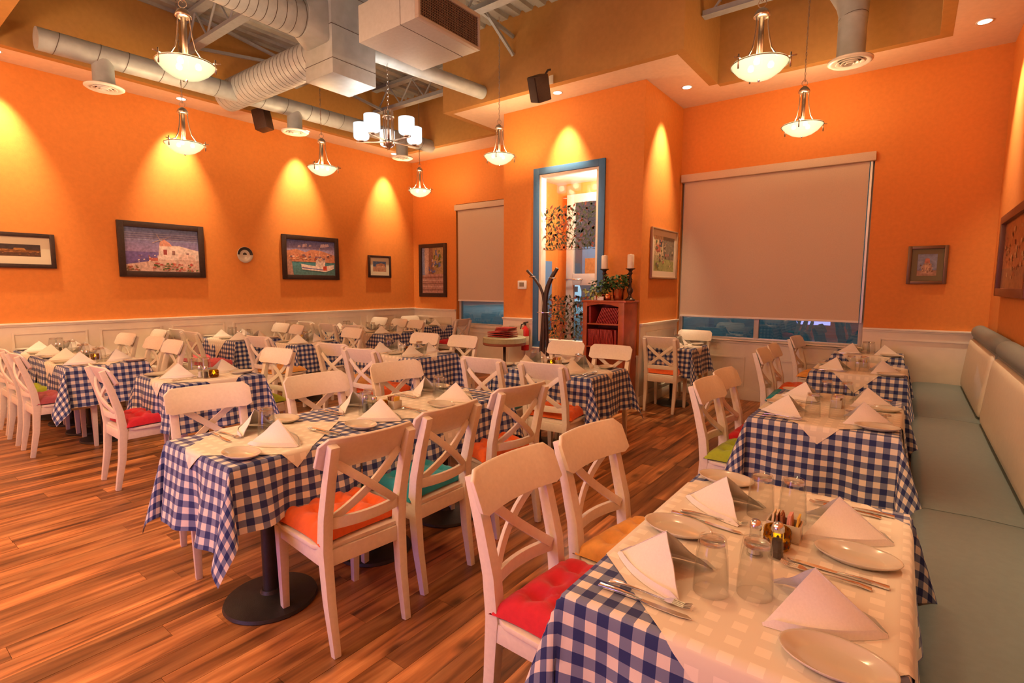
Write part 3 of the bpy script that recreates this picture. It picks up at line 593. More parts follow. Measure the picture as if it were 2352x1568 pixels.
speaker((-7.40,3.98,3.80),-2.0+PI*.0+.9,.2,'small brown loudspeaker hanging on the left bulkhead under the duct')
o=MB().box(-3.66,-3.60,5.568,5.579,3.93,4.03).build('wall_plate_box',WHITEP,bevel=.003); tag(o,'small white wall plate above the pillar loudspeaker','wall plate')
def downlight(x,y,label,pw=30,ax=0,ay=0,see=True):
    d=thing('downlight',label,'downlight',(x,y,ZS),0,'recessed downlights in the soffit')
    MB().lathe([(.052,.0),(.050,-.004),(.0,-.005)],24).build('lamp_face',BULB,d)
    MB().lathe([(.048,-.002),(.064,-.006),(.066,-.001),(.048,.0)],28).build('trim_ring',WHITEP,d,smooth=True)
    l=lamp('downlight_lamp','SPOT',(x,y,ZS-.02),pw,(1,.70,.40),.03,spot_size=math.radians(54),spot_blend=1.0); l.rotation_euler=(ay,ax,0); l.parent=None
LW=225
for y,t in ((-.4,'behind view'),(1.34,'nearest the left edge'),(3.11,'above the windmill print'),(4.90,'above the fishing boat print'),(6.68,'in the far left corner')):
    downlight(-7.80,y,'small recessed downlight in the left soffit '+t,LW,ax=.24)
downlight(-3.72,5.86,'small recessed downlight in front of the pillar face',LW,ay=.2)
downlight(-2.35,6.65,'small recessed downlight beside the pillar corner',LW,ax=.24)
for y,t in ((6.68,'in the right hand corner'),(4.6,'above the bench'),(2.4,'above the nearest bench table')): downlight(.38,y,'small recessed downlight in the right soffit '+t,LW*.8,ax=-.2)
# pendants
def make_pendant(loc,label,chain_top):
    x,y,z=loc; r=thing('pendant_lamp',label,'pendant lamp',loc,random.uniform(0,2),'nickel bowl pendants'); R=.195
    MB().lathe([(.0,-.105),(.05,-.1),(.10,-.082),(.15,-.048),(.182,-.012),(R,.012),(R-.006,.012),(.176,-.010),(.146,-.042),(.098,-.074),(.05,-.092),(0,-.097)],36).build('glass_bowl',OPAL,r,smooth=True)
    b=MB(); pts=[((R+.003)*math.cos(t),(R+.003)*math.sin(t),.004) for t in (2*PI*k/40 for k in range(41))]; b.tube(pts,.004,6); b.build('rim_ring',NICKEL,r,smooth=True)
    for k in range(3):
        t=2*PI*k/3; c,s_=math.cos(t),math.sin(t)
        b=MB(); b.tube([(c*(R+.012),s_*(R+.012),-.055),(c*(R+.012),s_*(R+.012),.045)],.006,8); b.tube([(c*(R-.01),s_*(R-.01),.018),(c*(R+.05),s_*(R+.05),.018)],.005,8); b.build('finial_post',NICKEL,r,smooth=True)
        b=MB(); P=[(.045,.35),(.046,.28),(.055,.20),(.075,.11),(.115,.045),(.16,.022),(.19,.018)]
        b.tube([(c*a,s_*a,h) for a,h in P],.0055,8); b.build('curved_arm',NICKEL,r,smooth=True)
    MB().tube([(0,0,-.02),(0,0,.34)],.019,12).build('center_stem',NICKEL,r,smooth=True)
    MB().lathe([(.0,.40),(.012,.40),(.035,.385),(.052,.36),(.056,.34),(.05,.335),(.04,.33),(.0,.33)],28).build('dome_cap',NICKEL,r,smooth=True)
    b=MB(); pts=[(.028*math.sin(t),0,.43-.028*math.cos(t)) for t in (2*PI*k/18 for k in range(19))]; b.tube(pts,.003,6); b.build('hanging_loop',NICKEL,r,smooth=True)
    MB().lathe([(0,-.118),(.006,-.116),(.009,-.108),(.004,-.10)],10).build('bottom_finial',NICKEL,r)
    ch=MB(); h=.46; k=0; top=chain_top-z
    while h<top:
        T=Matrix.Translation((0,0,h))@Matrix.Rotation(PI/2*(k%2),4,'Z'); L=.019
        ch.tube([(.009*math.cos(t),0,L*math.sin(t)) for t in (2*PI*q/8 for q in range(9))],.0022,4,T=T); h+=.032; k+=1
    ch.tube([(.003,0,.44),(-.003,.002,top*.4),(.003,-.002,top*.7),(0,0,top)],.0018,4); ch.build('chain',NICKEL,r)
    for q in range(3):
        t=2*PI*q/3+.5; MB().lathe([(0,-.01),(.02,0),(.024,.02),(.014,.04),(0,.045)],10,T=Matrix.Translation((.08*math.cos(t),.08*math.sin(t),-.015))).build('bulb',BULB,r,smooth=True)
    lamp('pendant_lamp_light','POINT',(x,y,z+.03),PW,WARM,.09)
PW=30
for i,(p,l) in enumerate((((-4.42,1.81,3.13),'brushed nickel bowl pendant, biggest, upper left before the joist'),((-6.58,2.63,3.06),'brushed nickel bowl pendant above the windmill print'),((-6.62,4.39,3.12),'brushed nickel bowl pendant left of the chandelier'),((-6.95,6.52,3.15),'brushed nickel bowl pendant farthest away in the back corner'),
   ((-4.34,5.46,3.16),'brushed nickel bowl pendant in front of the pillar'),((-1.0,4.34,3.125),'brushed nickel bowl pendant highest right, nearer one'),((-1.02,6.38,3.175),'brushed nickel bowl pendant hanging before the big window'))):
    make_pendant(p,l,ZD if p[1]>1.3 else ZS)
for p in ((-1.0,1.9,3.1),(-3.2,.2,2.9),(-6.3,.1,2.9)): lamp('off_view_pendant','POINT',p,PW*(.75 if p[0]>-2 else 1.3),WARM,.12)
# chandelier
C0=Vector((-4.80,4.04,3.09)); chd=thing('chandelier','five armed nickel chandelier with white glass drum shades','chandelier',C0)
base_a=math.atan2(-C0.y,-C0.x)
SM=MB().lathe([(.0,.0),(.062,.0),(.082,.014),(.087,.034),(.087,.175),(.081,.175),(.080,.034),(.068,.014),(0,.009)],28)
sh0=None
for k,da in enumerate((.05,1.30,2.56,3.81,5.07)):
    a=base_a+da+PI; c,s_=math.cos(a),math.sin(a); R=.31
    arm=MB().bar([(c*.03,s_*.03,.02),(c*(R+.06),s_*(R+.06),.02)],.018,.010,side=Vector((0,0,1))).build('arm',NICKEL,chd,bevel=.002)
    MB().lathe([(.0,.02),(.03,.022),(.034,.035),(.02,.045),(.0,.046)],16,T=Matrix.Translation((c*R,s_*R,0))).build('shade_holder',NICKEL,chd,smooth=True)
    T=Matrix.Translation((c*R,s_*R,.048))
    b=MB(); b.add([T@Vector(v) for v in SM.v],SM.f); b.build('glass_shade',OPALW,chd,smooth=True)
    MB().box(c*.055-.006,c*.055+.006,s_*.055-.006,s_*.055+.006,-.02,.36).build('upright_rod',NICKEL,chd)
    lamp('chandelier_bulb','POINT',tuple(C0+Vector((c*R,s_*R,.13))),6,(1,.86,.70),.05)
MB().tube([(0,0,-.03),(0,0,.36)],.014,12).build('center_stem',NICKEL,chd,smooth=True)
MB().lathe([(0,-.07),(.008,-.065),(.012,-.05),(.03,-.03),(.06,-.01),(.065,.03),(.03,.04)],20).build('hub',NICKEL,chd,smooth=True)
MB().lathe([(.0,.28),(.065,.28),(.068,.29),(.065,.30),(0,.30)],24).build('top_ring',NICKEL,chd,smooth=True)
ch=MB(); h=.37; k=0
while h<ZD-C0.z:
    T=Matrix.Translation((0,0,h))@Matrix.Rotation(PI/2*(k%2),4,'Z'); ch.tube([(.012*math.cos(t),0,.024*math.sin(t)) for t in (2*PI*q/8 for q in range(9))],.003,4,T=T); h+=.040; k+=1
ch.build('chain',NICKEL,chd)
# ------------------------------------------------------------------ banquette bench
def bench(y0,y1,label):
    r=thing('banquette',label,'bench',(0,y0,0),0,'seafoam banquette units'); L=y1-y0; g=.006
    MB().box(.12,.66,g,L-g,0,.36).build('base',BENCHV,r,bevel=.008)
    b=MB(); n=28; P=[(.085,.34),(.072,.37),(.070,.43),(.085,.452),(.12,.462),(.30,.466),(.52,.458),(.54,.34)]
    rings=[]
    for i in range(n+1):
        t=i/n; e=min(t,1-t)*L; sink=.014*max(0,1-e/.04)**2; w=.0025*math.sin(t*9)
        rings.append([(x+(sink if x<.1 else 0),g+t*(L-2*g),z-(sink if z>.4 else 0)+(w if z>.45 else 0)) for x,z in P])
    b.loft(rings); b.build('seat_pad',BENCHV,r,smooth=True,angle=1.2)
    b=MB(); b.prism([(.508,0+g,.45),(.56,g,.99),(.66,g,.99),(.66,g,.45)],(0,L-2*g,0)); b.build('back_rest',BENCHV,r,bevel=.01)
    # inset pale pad
    b=MB(); m=.07; W_,Hh=L-2*m,.50; N=20; rings=[]
    def pt(u,v,o): # u along y, v up
        x=.508+(.052)*(v+.02)/.54-o; return (x,m+u,.472+v)
    def rr(d): # rounded rectangle inset d
        out=[]; rad=.05
        for cx,cy_,a0 in ((W_-rad-d,Hh-rad-d,0),(rad+d,Hh-rad-d,PI/2),(rad+d,rad+d,PI),(W_-rad-d,rad+d,3*PI/2)):
            for k in range(5): a=a0+PI/2*k/4; out.append((cx+rad*math.cos(a),cy_+rad*math.sin(a)))
        return out
    for d,o in ((0,.0),(0,.016),(.012,.028),(.05,.036)): rings.append([pt(u,v,o) for u,v in rr(d)])
    b.loft(rings); b.build('back_pad',PADV,r,smooth=True,angle=1.0)['label']='cream padded back panel'
    b=MB(); rings=[]
    for i in range(15):
        t=i/14; e=min(t,1-t)*L; q=1-.35*max(0,1-e/.03)**2
        rings.append([(.597+.072*q*math.cos(a)*(.95),g+t*(L-2*g),1.045+.070*q*math.sin(a)) for a in (2*PI*k/20 for k in range(20))])
    b.loft(rings); b.build('head_roll',BENCHV,r,smooth=True,angle=1.2)
bench(5.40,7.365,'seafoam bench unit with cream back pad against the big window wall'); bench(3.13,5.40,'seafoam bench unit in the middle, beside the second table'); bench(.86,3.13,'seafoam bench unit nearest, beside the foreground table'); bench(-1.4,.86,'seafoam bench unit beside the camera position')
# ------------------------------------------------------------------ chairs
def make_chair():
    r=thing('dining_chair','x','chair')
    for s in (-1,1):
        MB().bar([(s*.172,-.262,0),(s*.175,-.225,.22),(s*.178,-.208,.44),(s*.178,-.222,.58),(s*.178,-.262,.74),(s*.178,-.308,.89)],[.030,.038,.042,.042,.040,.038],[.032,.044,.052,.048,.042,.034]).build('rear_leg',CHAIRW,r,bevel=.003)
        MB().bar([(s*.180,.188,0),(s*.183,.188,.40),(s*.183,.188,.428)],[.030,.044,.044],[.030,.044,.044]).build('front_leg',CHAIRW,r,bevel=.003)
    P=[(-.175,-.215),(-.205,-.15),(-.215,.10),(-.205,.19),(-.13,.222),(0,.232),(.13,.222),(.205,.19),(.215,.10),(.205,-.15),(.175,-.215)]
    b=MB(); b.prism([(x,y,.432) for x,y in P],(0,0,.020)); b.build('seat',CHAIRW,r,bevel=.005)
    b=MB(); b.box(-.165,.165,-.225,-.203,.365,.432); b.box(-.165,.165,.180,.200,.368,.432)
    for s in (-1,1): b.box(s*.186-.009,s*.186+.009,-.19,.175,.368,.432)
    b.build('apron',CHAIRW,r,bevel=.002)
    # crest rail: wide curved board in front of the posts
    n=14; rings=[]
    for i in range(n+1):
        t=-1+2*i/n; x=.222*t; bow=-.035*(1-t*t); e=max(0,abs(t)-.86)/.14; dz=.028*e*e
        def Y(z): return -.232+bow-(z-.78)*.42
        z0,z1=.778+dz*.6,.914-dz
        rings.append([(x,Y(z0),z0),(x,Y(z0)+.020,z0),(x,Y(z1)+.018,z1-.002),(x,Y(z1)+.009,z1+.004),(x,Y(z1),z1-.002)])
    MB().loft(rings).build('crest_rail',CHAIRW,r,bevel=.003)
    # low curved rail and crossed braces
    n=10
    MB().bar([(.168*(-1+2*i/n),-.222-.030*(1-(-1+2*i/n)**2),.548) for i in range(n+1)],.018,.046,side=Vector((0,1,0))).build('low_rail',CHAIRW,r,bevel=.002)
    for s in (-1,1):
        pts=[]
        for i in range(9):
            t=i/8; x=s*(-.150+.300*t); z=.560+.245*t; k=-1+2*t; pts.append((x,-.222-.038*(1-k*k)-(z-.56)*.17+(.006 if s>0 else -.006),z+.0*k))
        MB().bar(pts,.014,.034,side=Vector((0,1,0))).build('cross_brace',CHAIRW,r,bevel=.002)
    return r
chair0=make_chair()
def cushion_mesh():
    n=34; top=[];bot=[]
    tufts=[(a,c) for a in (-.105,0,.105) for c in (-.105,0,.105)]
    b=MB()
    def pos(i,j):
        u,v=-1+2*i/n,-1+2*j/n; k=1-.06*(1-(abs(u)**4))*(abs(v)**4)-.06*(1-abs(v)**4)*(abs(u)**4); return u*.218*(1-.09*(1-abs(v)**3)*abs(u)),v*.215*(1-.07*(1-abs(u)**3)*abs(v)),u,v
    vs=[]
    for sgn in (1,-1):
        for j in range(n+1):
            for i in range(n+1):
                x,y,u,v=pos(i,j); e=max(0,(1-u**4))*max(0,(1-v**4)); th=e**.45
                if sgn>0:
                    z=.078*th
                    for tx,ty in tufts: z-=.034*th*math.exp(-((x-tx)**2+(y-ty)**2)/.0013)
                    z-=.010*th*max(math.exp(-(((abs(x)-.0525*round(abs(x)/.0525))**2)/.00006))*0,math.exp(-((x-y*.9-.02*math.sin(y*30))**2)/.00012),math.exp(-((x+y*.9+.02*math.sin(y*26))**2)/.00012),math.exp(-((abs(x)-.105-.012*math.sin(y*33))**2)/.0001)*.8,math.exp(-((abs(y)-.105-.012*math.sin(x*31))**2)/.0001)*.8)
                    z+=.003*math.sin(x*47+y*13)*math.sin(y*41)*th
                else: z=-.009*th
                vs.append((x,y,z+.010))
    N=(n+1)**2; fs=[]
    for j in range(n):
        for i in range(n):
            a=j*(n+1)+i; fs.append((a,a+1,a+n+2,a+n+1)); fs.append((N+a,N+a+n+1,N+a+n+2,N+a+1))
    b.add(vs,fs); return b
CM=cushion_mesh(); cush0={}
def put_cushion(loc,rz,colr,label):
    if colr not in cush0: o=CM.build('seat_cushion',CUSH[colr],smooth=True); cush0[colr]=o
    else: o=cush0[colr].copy(); COL.objects.link(o)
    o.location=loc; o.rotation_euler=(0,0,rz); tag(o,label,'cushion','tufted seat cushions'); return o
first=[True]
def chair(cx,cy_,face,label,cush=None,clabel=None,s=1):
    """(cx,cy) = middle of the crest rail at the top; face = direction the sitter faces (radians)"""
    d=Vector((math.cos(face),math.sin(face),0)); o=Vector((cx,cy_,0))+d*.275; rz=face-PI/2
    if first[0]:
        first[0]=False; chair0.location=o; chair0.rotation_euler=(0,0,rz); chair0['label']=label; chair0['group']='white cross back chairs'
    else: dup(chair0,o,rz,label,'white cross back chairs')
    if cush: put_cushion((o.x+d.x*.012,o.y+d.y*.012,.4525),rz+random.uniform(-.06,.06)+(PI if random.random()<.5 else 0),cush,clabel)
D0,D90,D180,D270=0,PI/2,PI,-PI/2
CH=[ # x,y,face,label,cushion
(-1.062,1.42,D0-.03,'white cross back chair nearest the camera at foreground table','red','red tufted cushion on the nearest foreground chair'),
(-1.030,1.915,D0-.10,'white cross back chair second at foreground table, amber cushion','amber','amber corduroy cushion on the second foreground chair'),
(-1.00,3.40,D0-.06,'white chair with lime cushion at the second bench table','lime','lime tufted cushion at the second bench table'),
(-1.02,3.87,D0-.05,'white chair with crimson cushion at the second bench table','red','crimson cushion at the second bench table'),
(-1.09,5.42,D0,'white chair with teal cushion at the third bench table','teal','teal cushion at the third bench table'),
(-1.09,5.90,D0,'white chair with orange cushion at the third bench table','orange','orange cushion at the third bench table'),
(-1.06,7.07,D0-.1,'white chair at the bench table below the big window','amber','amber cushion on the chair below the big window'),
(-1.735,1.33,D180-.10,'white chair with orange cushion nearest at the long front table','orange','big orange cushion nearest at the long front table'),
(-1.79,1.855,D180,'white chair with teal cushion in the middle of the long table','teal','bright teal cushion in the middle of the long table'),
(-1.83,2.51,D180-.18,'white chair with orange cushion at far end of the long table','orange','orange cushion at the far end of the long table'),
(-3.245,1.345,D0-.2,'white empty chair nearest on the far side of the long table',None,None),
(-3.125,1.97,D0-.08,'white empty chair in the middle of the long table, far side',None,None),
(-3.145,2.67,D0-.18,'white chair at the far end of the long table, far side',None,None),
(-2.80,3.30,D90+.1,'white chair with teal cushion at the table before the bookcase','teal','teal cushion at the table before the bookcase'),
(-2.24,3.355,D90+.06,'white chair with orange cushion at the table before the bookcase','orange','orange cushion at the table before the bookcase'),
(-2.88,4.78,D270,'white chair standing closest to the coat stand',None,None),
(-2.36,4.78,D270+.07,'white chair backed to the bookcase',None,None),
(-2.32,5.965,D90+.06,'white chair with orange cushion at the small pillar table','orange','orange cushion at the small pillar table'),
(-2.30,7.17,D270+.1,'white chair between pillar table and big window','teal','teal cushion between pillar table and big window'),
(-4.72,1.22,D90-.02,'white chair with bright red cushion left of the long table','red','bright red cushion left of the long front table'),
(-4.68,2.57,D270+.1,'white chair with lime cushion behind the small left table','lime','lime cushion behind the small left table'),
(-4.70,3.16,D90+.18,'white chair with amber cushion at the middle table','amber','amber cushion at the middle table'),
(-4.09,3.06,D90+.15,'white chair with orange cushion at the middle table','orange','orange cushion at the middle table'),
(-4.80,4.56,D270+.1,'white chair on far side of the middle table, its left seat',None,None),
(-4.20,4.61,D270+.02,'white chair on far side of the middle table, its right seat',None,None),
(-6.03,3.08,D90+.15,'white chair with amber cushion at the small table left of middle','amber','amber cushion at the small table left of middle'),
(-6.16,4.48,D270-.03,'white chair on far side of the small table left of middle',None,None),
(-6.18,1.02,D90,'white chair with mauve cushion at the long left table','mauve','mauve cushion at the long left table'),
(-6.74,1.02,D90,'white chair with lime cushion at the long left table','lime','lime cushion at the long left table'),
(-7.28,1.04,D90,'white chair with teal cushion at the long left table','teal','teal cushion at the long left table'),
(-7.80,1.05,D90,'white chair with red cushion against the left wall','red','red cushion against the left wall'),
(-7.86,2.70,D270+.0,'white chair behind the long left table touching the left wall',None,None),
(-7.56,2.25,D270+.1,'white chair behind the long left table, second from the wall',None,None),
(-6.79,2.29,D270+.05,'white chair behind the long left table, third from the wall','pink','pink cushion third from the wall behind the long left table'),
(-6.23,2.27,D270+.02,'white chair behind the long left table at its room end','pink','pink cushion at the room end of the long left table'),
(-7.83,2.90,D90+.05,'white chair with pink cushion by the left wall molding','pink','pink cushion by the left wall molding'),
(-7.28,2.86,D90+.05,'white chair with rose cushion at the table by the left wall','pink','rose pink cushion at the table by the left wall'),
(-7.78,4.35,D270,'white chair behind the wall table nearer the left wall',None,None),
(-7.25,4.30,D270-.15,'white chair behind the wall table nearer the room',None,None),
(-7.84,4.80,D90+.05,'white chair beside the left wall at the far double table',None,None),
(-7.20,4.78,D90+.08,'white chair middle of the near side at the far double table',None,None),
(-6.66,4.84,D90+.1,'white chair with red cushion at the far double table','red','red cushion at the far double table'),
(-7.86,6.32,D270,'white chair behind the far double table beside the wall',None,None),
(-7.22,6.25,D270-.1,'white chair behind the far double table, middle one',None,None),
(-6.72,6.18,D270-.15,'white chair behind the far double table, room end',None,None),
(-7.82,7.02,D0+.0,'white chair in the back left corner against the wall',None,None),
(-6.40,6.99,D180-.03,'white chair with red cushion below the narrow window','red','red cushion on the chair below the narrow window'),
]
for c in CH: chair(*c)
# ------------------------------------------------------------------ tables, cloths, settings
ZT=.762
def drape(u,v,R,lift=0,seed=0,wav=1.0,flare=1.0):
    x0,x1,y0,y1=R
    dx=(x0-u) if u<x0 else (u-x1 if u>x1 else 0); dy=(y0-v) if v<y0 else (v-y1 if v>y1 else 0)
    sx=-1 if u<x0 else 1; sy=-1 if v<y0 else 1
    z=ZT+lift
    if dx<=0 and dy<=0: return (u,v,z)
    o=.006+lift*1.2
    if dx>0 and dy>0:
        r=math.hypot(dx,dy); ph=math.atan2(dy,dx); s2=math.sin(2*ph)
        h=r*(.06+flare*.25*s2**.9); c=math.cos(ph); s=math.sin(ph)
        zz=z-math.sqrt(max(r*r-h*h,0)); k=min(1,r/.02)
        tw=flare*.22*r*math.sin(4*ph+seed)
        return ((x0 if sx<0 else x1)+sx*(o*k+h*c)+sy*0-sx*tw*.3,(y0 if sy<0 else y1)+sy*(o*k+h*s)+sy*tw*.3,zz)
    d=max(dx,dy); k=min(1,d/.02); amp=wav*.016*(d/.3)**1.2
    if dx>0: return ((x0 if sx<0 else x1)+sx*(o*k+.06*d+amp*(math.sin(v*17+seed)+.5*math.sin(v*31+seed*2)+.6)),v,z-d*.995)
    return (u,(y0 if sy<0 else y1)+sy*(o*k+.06*d+amp*(math.sin(u*17+seed)+.5*math.sin(u*31+seed*2)+.6)),z-d*.995)
def spaced(a,b,brk,st):
    pts=sorted(set([a,b]+[t for t in brk if a<t<b])); out=[]
    for p,q in zip(pts[:-1],pts[1:]):
        n=max(1,math.ceil((q-p)/st)); out+=[p+(q-p)*i/n for i in range(n)]
    return out+[b]
def cloth(R,oh,label,seed,st=.03,wav=1.0,flare=1.0,group='blue and white gingham tablecloths'):
    x0,x1,y0,y1=R; w,e,s,n=oh
    us=spaced(x0-w,x1+e,(x0,x1,x0-.012,x1+.012),st); vs_=spaced(y0-s,y1+n,(y0,y1,y0-.012,y1+.012),st)
    b=MB(); V=[drape(u,v,R,0,seed,wav,flare) for v in vs_ for u in us]; nu=len(us)
    b.add(V,[(j*nu+i,j*nu+i+1,(j+1)*nu+i+1,(j+1)*nu+i) for j in range(len(vs_)-1) for i in range(nu-1)])
    b.uv=[(u,v) for v in vs_ for u in us]
    return tag(b.build('tablecloth',GING,smooth=True,angle=1.3),label,'tablecloth',group)
def topper(R,c,rad,rot,label,seed,st=.035):
    import bmesh
    x0,x1,y0,y1=R; m=rad*1.02
    us=spaced(c[0]-m,c[0]+m,(x0,x1,x0-.012,x1+.012),st); vs_=spaced(c[1]-m,c[1]+m,(y0,y1,y0-.012,y1+.012),st)
    bm=bmesh.new(); g=[[bm.verts.new((u,v,0)) for u in us] for v in vs_]
    for a in range(len(vs_)-1):
        for b_ in range(len(us)-1): bm.faces.new((g[a][b_],g[a][b_+1],g[a+1][b_+1],g[a+1][b_]))
    for k in range(4):
        t=PI/4+rot+PI/2*k; n=Vector((math.cos(t),math.sin(t),0)); p=Vector((c[0],c[1],0))+n*rad/math.sqrt(2)
        bmesh.ops.bisect_plane(bm,geom=bm.verts[:]+bm.edges[:]+bm.faces[:],plane_co=p,plane_no=n,clear_outer=True)
    bm.verts.ensure_lookup_table(); bm.verts.index_update(); b=MB()
    UV=[(v.co.x,v.co.y) for v in bm.verts]; b.add([drape(u,v,R,.0035,seed,.6,.5) for u,v in UV],[tuple(v.index for v in f.verts) for f in bm.faces]); b.uv=UV; bm.free()
    return tag(b.build('table_topper',TOPPER,smooth=True,angle=1.3),label,'table linen','sheer white table toppers')
tb=[None]
def table(R,label,bases):
    x0,x1,y0,y1=R; r=thing('pedestal_table',label,'table',((x0+x1)/2,(y0+y1)/2,0),0,'pedestal dining tables'); cx,cy_=(x0+x1)/2,(y0+y1)/2
    MB().box(x0-cx+.004,x1-cx-.004,y0-cy_+.004,y1-cy_-.004,ZT-.035,ZT-.003).build('tabletop',DARKW,r,bevel=.004)
    for bx_,by in bases:
        T=Matrix.Translation((bx_-cx,by-cy_,0))
        MB().lathe([(0,0),(.205,0),(.21,.006),(.205,.02),(.12,.032),(.05,.045),(.042,.06),(0,.06)],36,T=T).build('base_disc',BLACK,r,smooth=True,angle=.8)
        MB().lathe([(0,.05),(.035,.05),(.035,.70),(0,.70)],20,T=T).build('column',BLACK,r,smooth=True,angle=.8)
        MB().box(bx_-cx-.2,bx_-cx+.2,by-cy_-.02,by-cy_+.02,.70,ZT-.035).build('spider_bracket',BLACK,r)
# item prototypes
def napkin_proto():
    r=thing('folded_napkin','x','napkin'); n=10
    O=Vector((0,-.125,0)); A=Vector((0,.015,.112))
    for s in (-1,1):
        I=Vector((s*.095,.105,0)); b=MB(); V=[];F=[];rows=[]
        for i in range(n+1):
            row=[]
            for j in range(n+1-i):
                a,c=i/n,j/n; p=O*(1-a-c)+A*a+I*c
                nrm=(A-O).cross(I-O).normalized()*( -s if (A-O).cross(I-O).x*s<0 else 1)
                nrm=Vector((s*.8,-.1,.5)).normalized(); p=p+nrm*(.030*4*c*(1-a-c)*(1-.4*a)+.012*math.sin(3*PI*c)*a*(1-a))
                p.z=max(p.z,.0015); row.append(len(V)); V.append(p)
            rows.append(row)
        for i in range(n):
            for j in range(len(rows[i])-1):
                F.append((rows[i][j],rows[i][j+1],rows[i+1][j]))
                if j<len(rows[i+1])-1: F.append((rows[i][j+1],rows[i+1][j+1],rows[i+1][j]))
        off=Vector((-s*.003,0,.0)); m=len(V)
        W=[p+off for p in V]; b.add(V+W,F+[(f[2]+m,f[1]+m,f[0]+m) for f in F])
        # second folded layer along the foot
        V2=[];k=len(rows[0])
        for idx in rows[0]:
            p=V[idx]; q=p+Vector((s*.008,0,0)); V2+=[Vector((q.x,q.y,.001)),Vector((p.x+s*.004,p.y+.002,.020 if 0<rows[0].index(idx)<k-1 else .006))]
        b.add(V2,[(2*i,2*i+2,2*i+3,2*i+1) for i in range(k-1)])
        b.build('napkin_wing',WHITECL,r,smooth=True,angle=1.0)
    return r
def glass_proto():
    r=thing('water_glass','x','glass')
    prof=[(.041,.0),(.0405,.03),(.037,.09),(.0335,.122),(.031,.136),(.024,.138),(.018,.1335),(0,.1335)]
    inn=[(0,.118),(.027,.119),(.0305,.108),(.0345,.085),(.0385,.03),(.0390,.0)]
    MB().lathe(prof+inn,24,close=True).build('tumbler',GLASS,r,smooth=True,angle=.6)
    MB().lathe([(0,.1195),(.026,.1200),(.0295,.122),(.028,.1315),(.020,.1325),(0,.1325)],24).build('thick_base',THICKG,r,smooth=True,angle=.6)
    return r
def plate_proto():
    r=thing('oval_plate','x','plate')
    MB().lathe([(0,.004),(.058,.004),(.064,.006),(.088,.018),(.093,.021),(.0945,.0195),(.092,.016),(.066,.001),(.05,0),(0,.0)],40).build('dish',CHINA,r,smooth=True)
    return r
def fork_proto():
    r=thing('fork','x','fork')
    MB().bar([(0,-.10,.002),(0,-.07,.006),(0,-.02,.007),(0,.02,.005),(0,.04,.004)],[.016,.014,.007,.006,.010],[.003]*5).build('handle',CHROME,r,bevel=.001)
    b=MB(); b.bar([(0,.04,.004),(0,.052,.006),(0,.06,.007)],[.010,.023,.024],[.002]*3)
    for k in range(4): x=-.0095+.0063*k; b.bar([(x,.058,.007),(x,.085,.005),(x,.102,.010)],[.0035,.003,.002],.0018)
    b.build('tines',CHROME,r); return r
def knife_proto():
    r=thing('knife','x','knife')
    MB().bar([(0,-.115,.003),(0,-.06,.005),(0,-.005,.004)],[.015,.013,.009],[.006,.006,.004]).build('handle',CHROME,r,bevel=.0015)
    b=MB(); b.prism([(-.004,-.005,.002),(.0055,-.005,.002),(.010,.03,.002),(.0105,.085,.002),(.004,.112,.002),(-.004,.10,.002)],(0,0,.002)); b.build('blade',CHROME,r); return r
def shaker_proto(fill,nm):
    r=thing(nm,'x',nm.split('_')[0]+' shaker')
    MB().lathe([(0,0),(.022,0),(.023,.004),(.018,.02),(.0145,.075),(.0135,.075),(.016,.02),(.019,.006),(0,.005)],10).build('glass_body',GLASS,r)
    MB().lathe([(0,.006),(.017,.007),(.0145,.02),(.0125,.052),(0,.052)],10).build('filling',fill,r)
    MB().lathe([(.0155,.075),(.0165,.078),(.016,.088),(.011,.099),(0,.101)],16).build('metal_cap',CHROME,r,smooth=True); return r
def votive_proto():
    r=thing('votive_candle','x','candle holder')
    MB().lathe([(0,0),(.030,0),(.034,.008),(.036,.03),(.034,.056),(.031,.058),(.031,.03),(.029,.01),(0,.008)],20).build('amber_cup',AMBER,r,smooth=True)
    b=MB()
    for i in range(3):
        for k in range(14):
            a=2*PI*(k+.5*(i%2))/14; z=.014+.016*i; R=.0362; da=.13
            b.poly([(R*math.cos(a-da),R*math.sin(a-da),z),(R*math.cos(a),R*math.sin(a),z-.006),(R*math.cos(a+da),R*math.sin(a+da),z),(R*math.cos(a),R*math.sin(a),z+.006)])
    b.build('mosaic',BRONZE,r)
    MB().lathe([(0,.008),(.022,.008),(.022,.024),(0,.024)],14).build('tea_light',CANDLE,r)
    MB().lathe([(0,.024),(.006,.030),(.0075,.037),(.004,.048),(0,.056)],10).build('flame',FLAME,r,smooth=True); return r
def caddy_proto():
    r=thing('sugar_caddy','x','sugar caddy')
    b=MB(); x,y,h,t=.045,.030,.05,.004
    b.box(-x,x,-y,y,0,t); b.box(-x,x,-y,-y+t,t,h); b.box(-x,x,y-t,y,t,h); b.box(-x,-x+t,-y+t,y-t,t,h); b.box(x-t,x,-y+t,y-t,t,h); b.build('box',CHINA,r,bevel=.0015)
    for i in range(11):
        T=Matrix.Translation((-.036+.0072*i,random.uniform(-.004,.004),.008))@Matrix.Rotation(random.uniform(-.10,.14),4,'Y')
        MB().box(-.0022,.0022,-.02,.02,0,random.uniform(.058,.068),T=T).build('packet',PACKET[(i//3)%4],r)
    return r
PRO=dict(napkin=napkin_proto(),glass=glass_proto(),plate=plate_proto(),fork=fork_proto(),knife=knife_proto(),salt=shaker_proto(SALT,'salt_shaker'),pepper=shaker_proto(PEPPER,'pepper_shaker'),votive=votive_proto(),caddy=caddy_proto())
used=set()
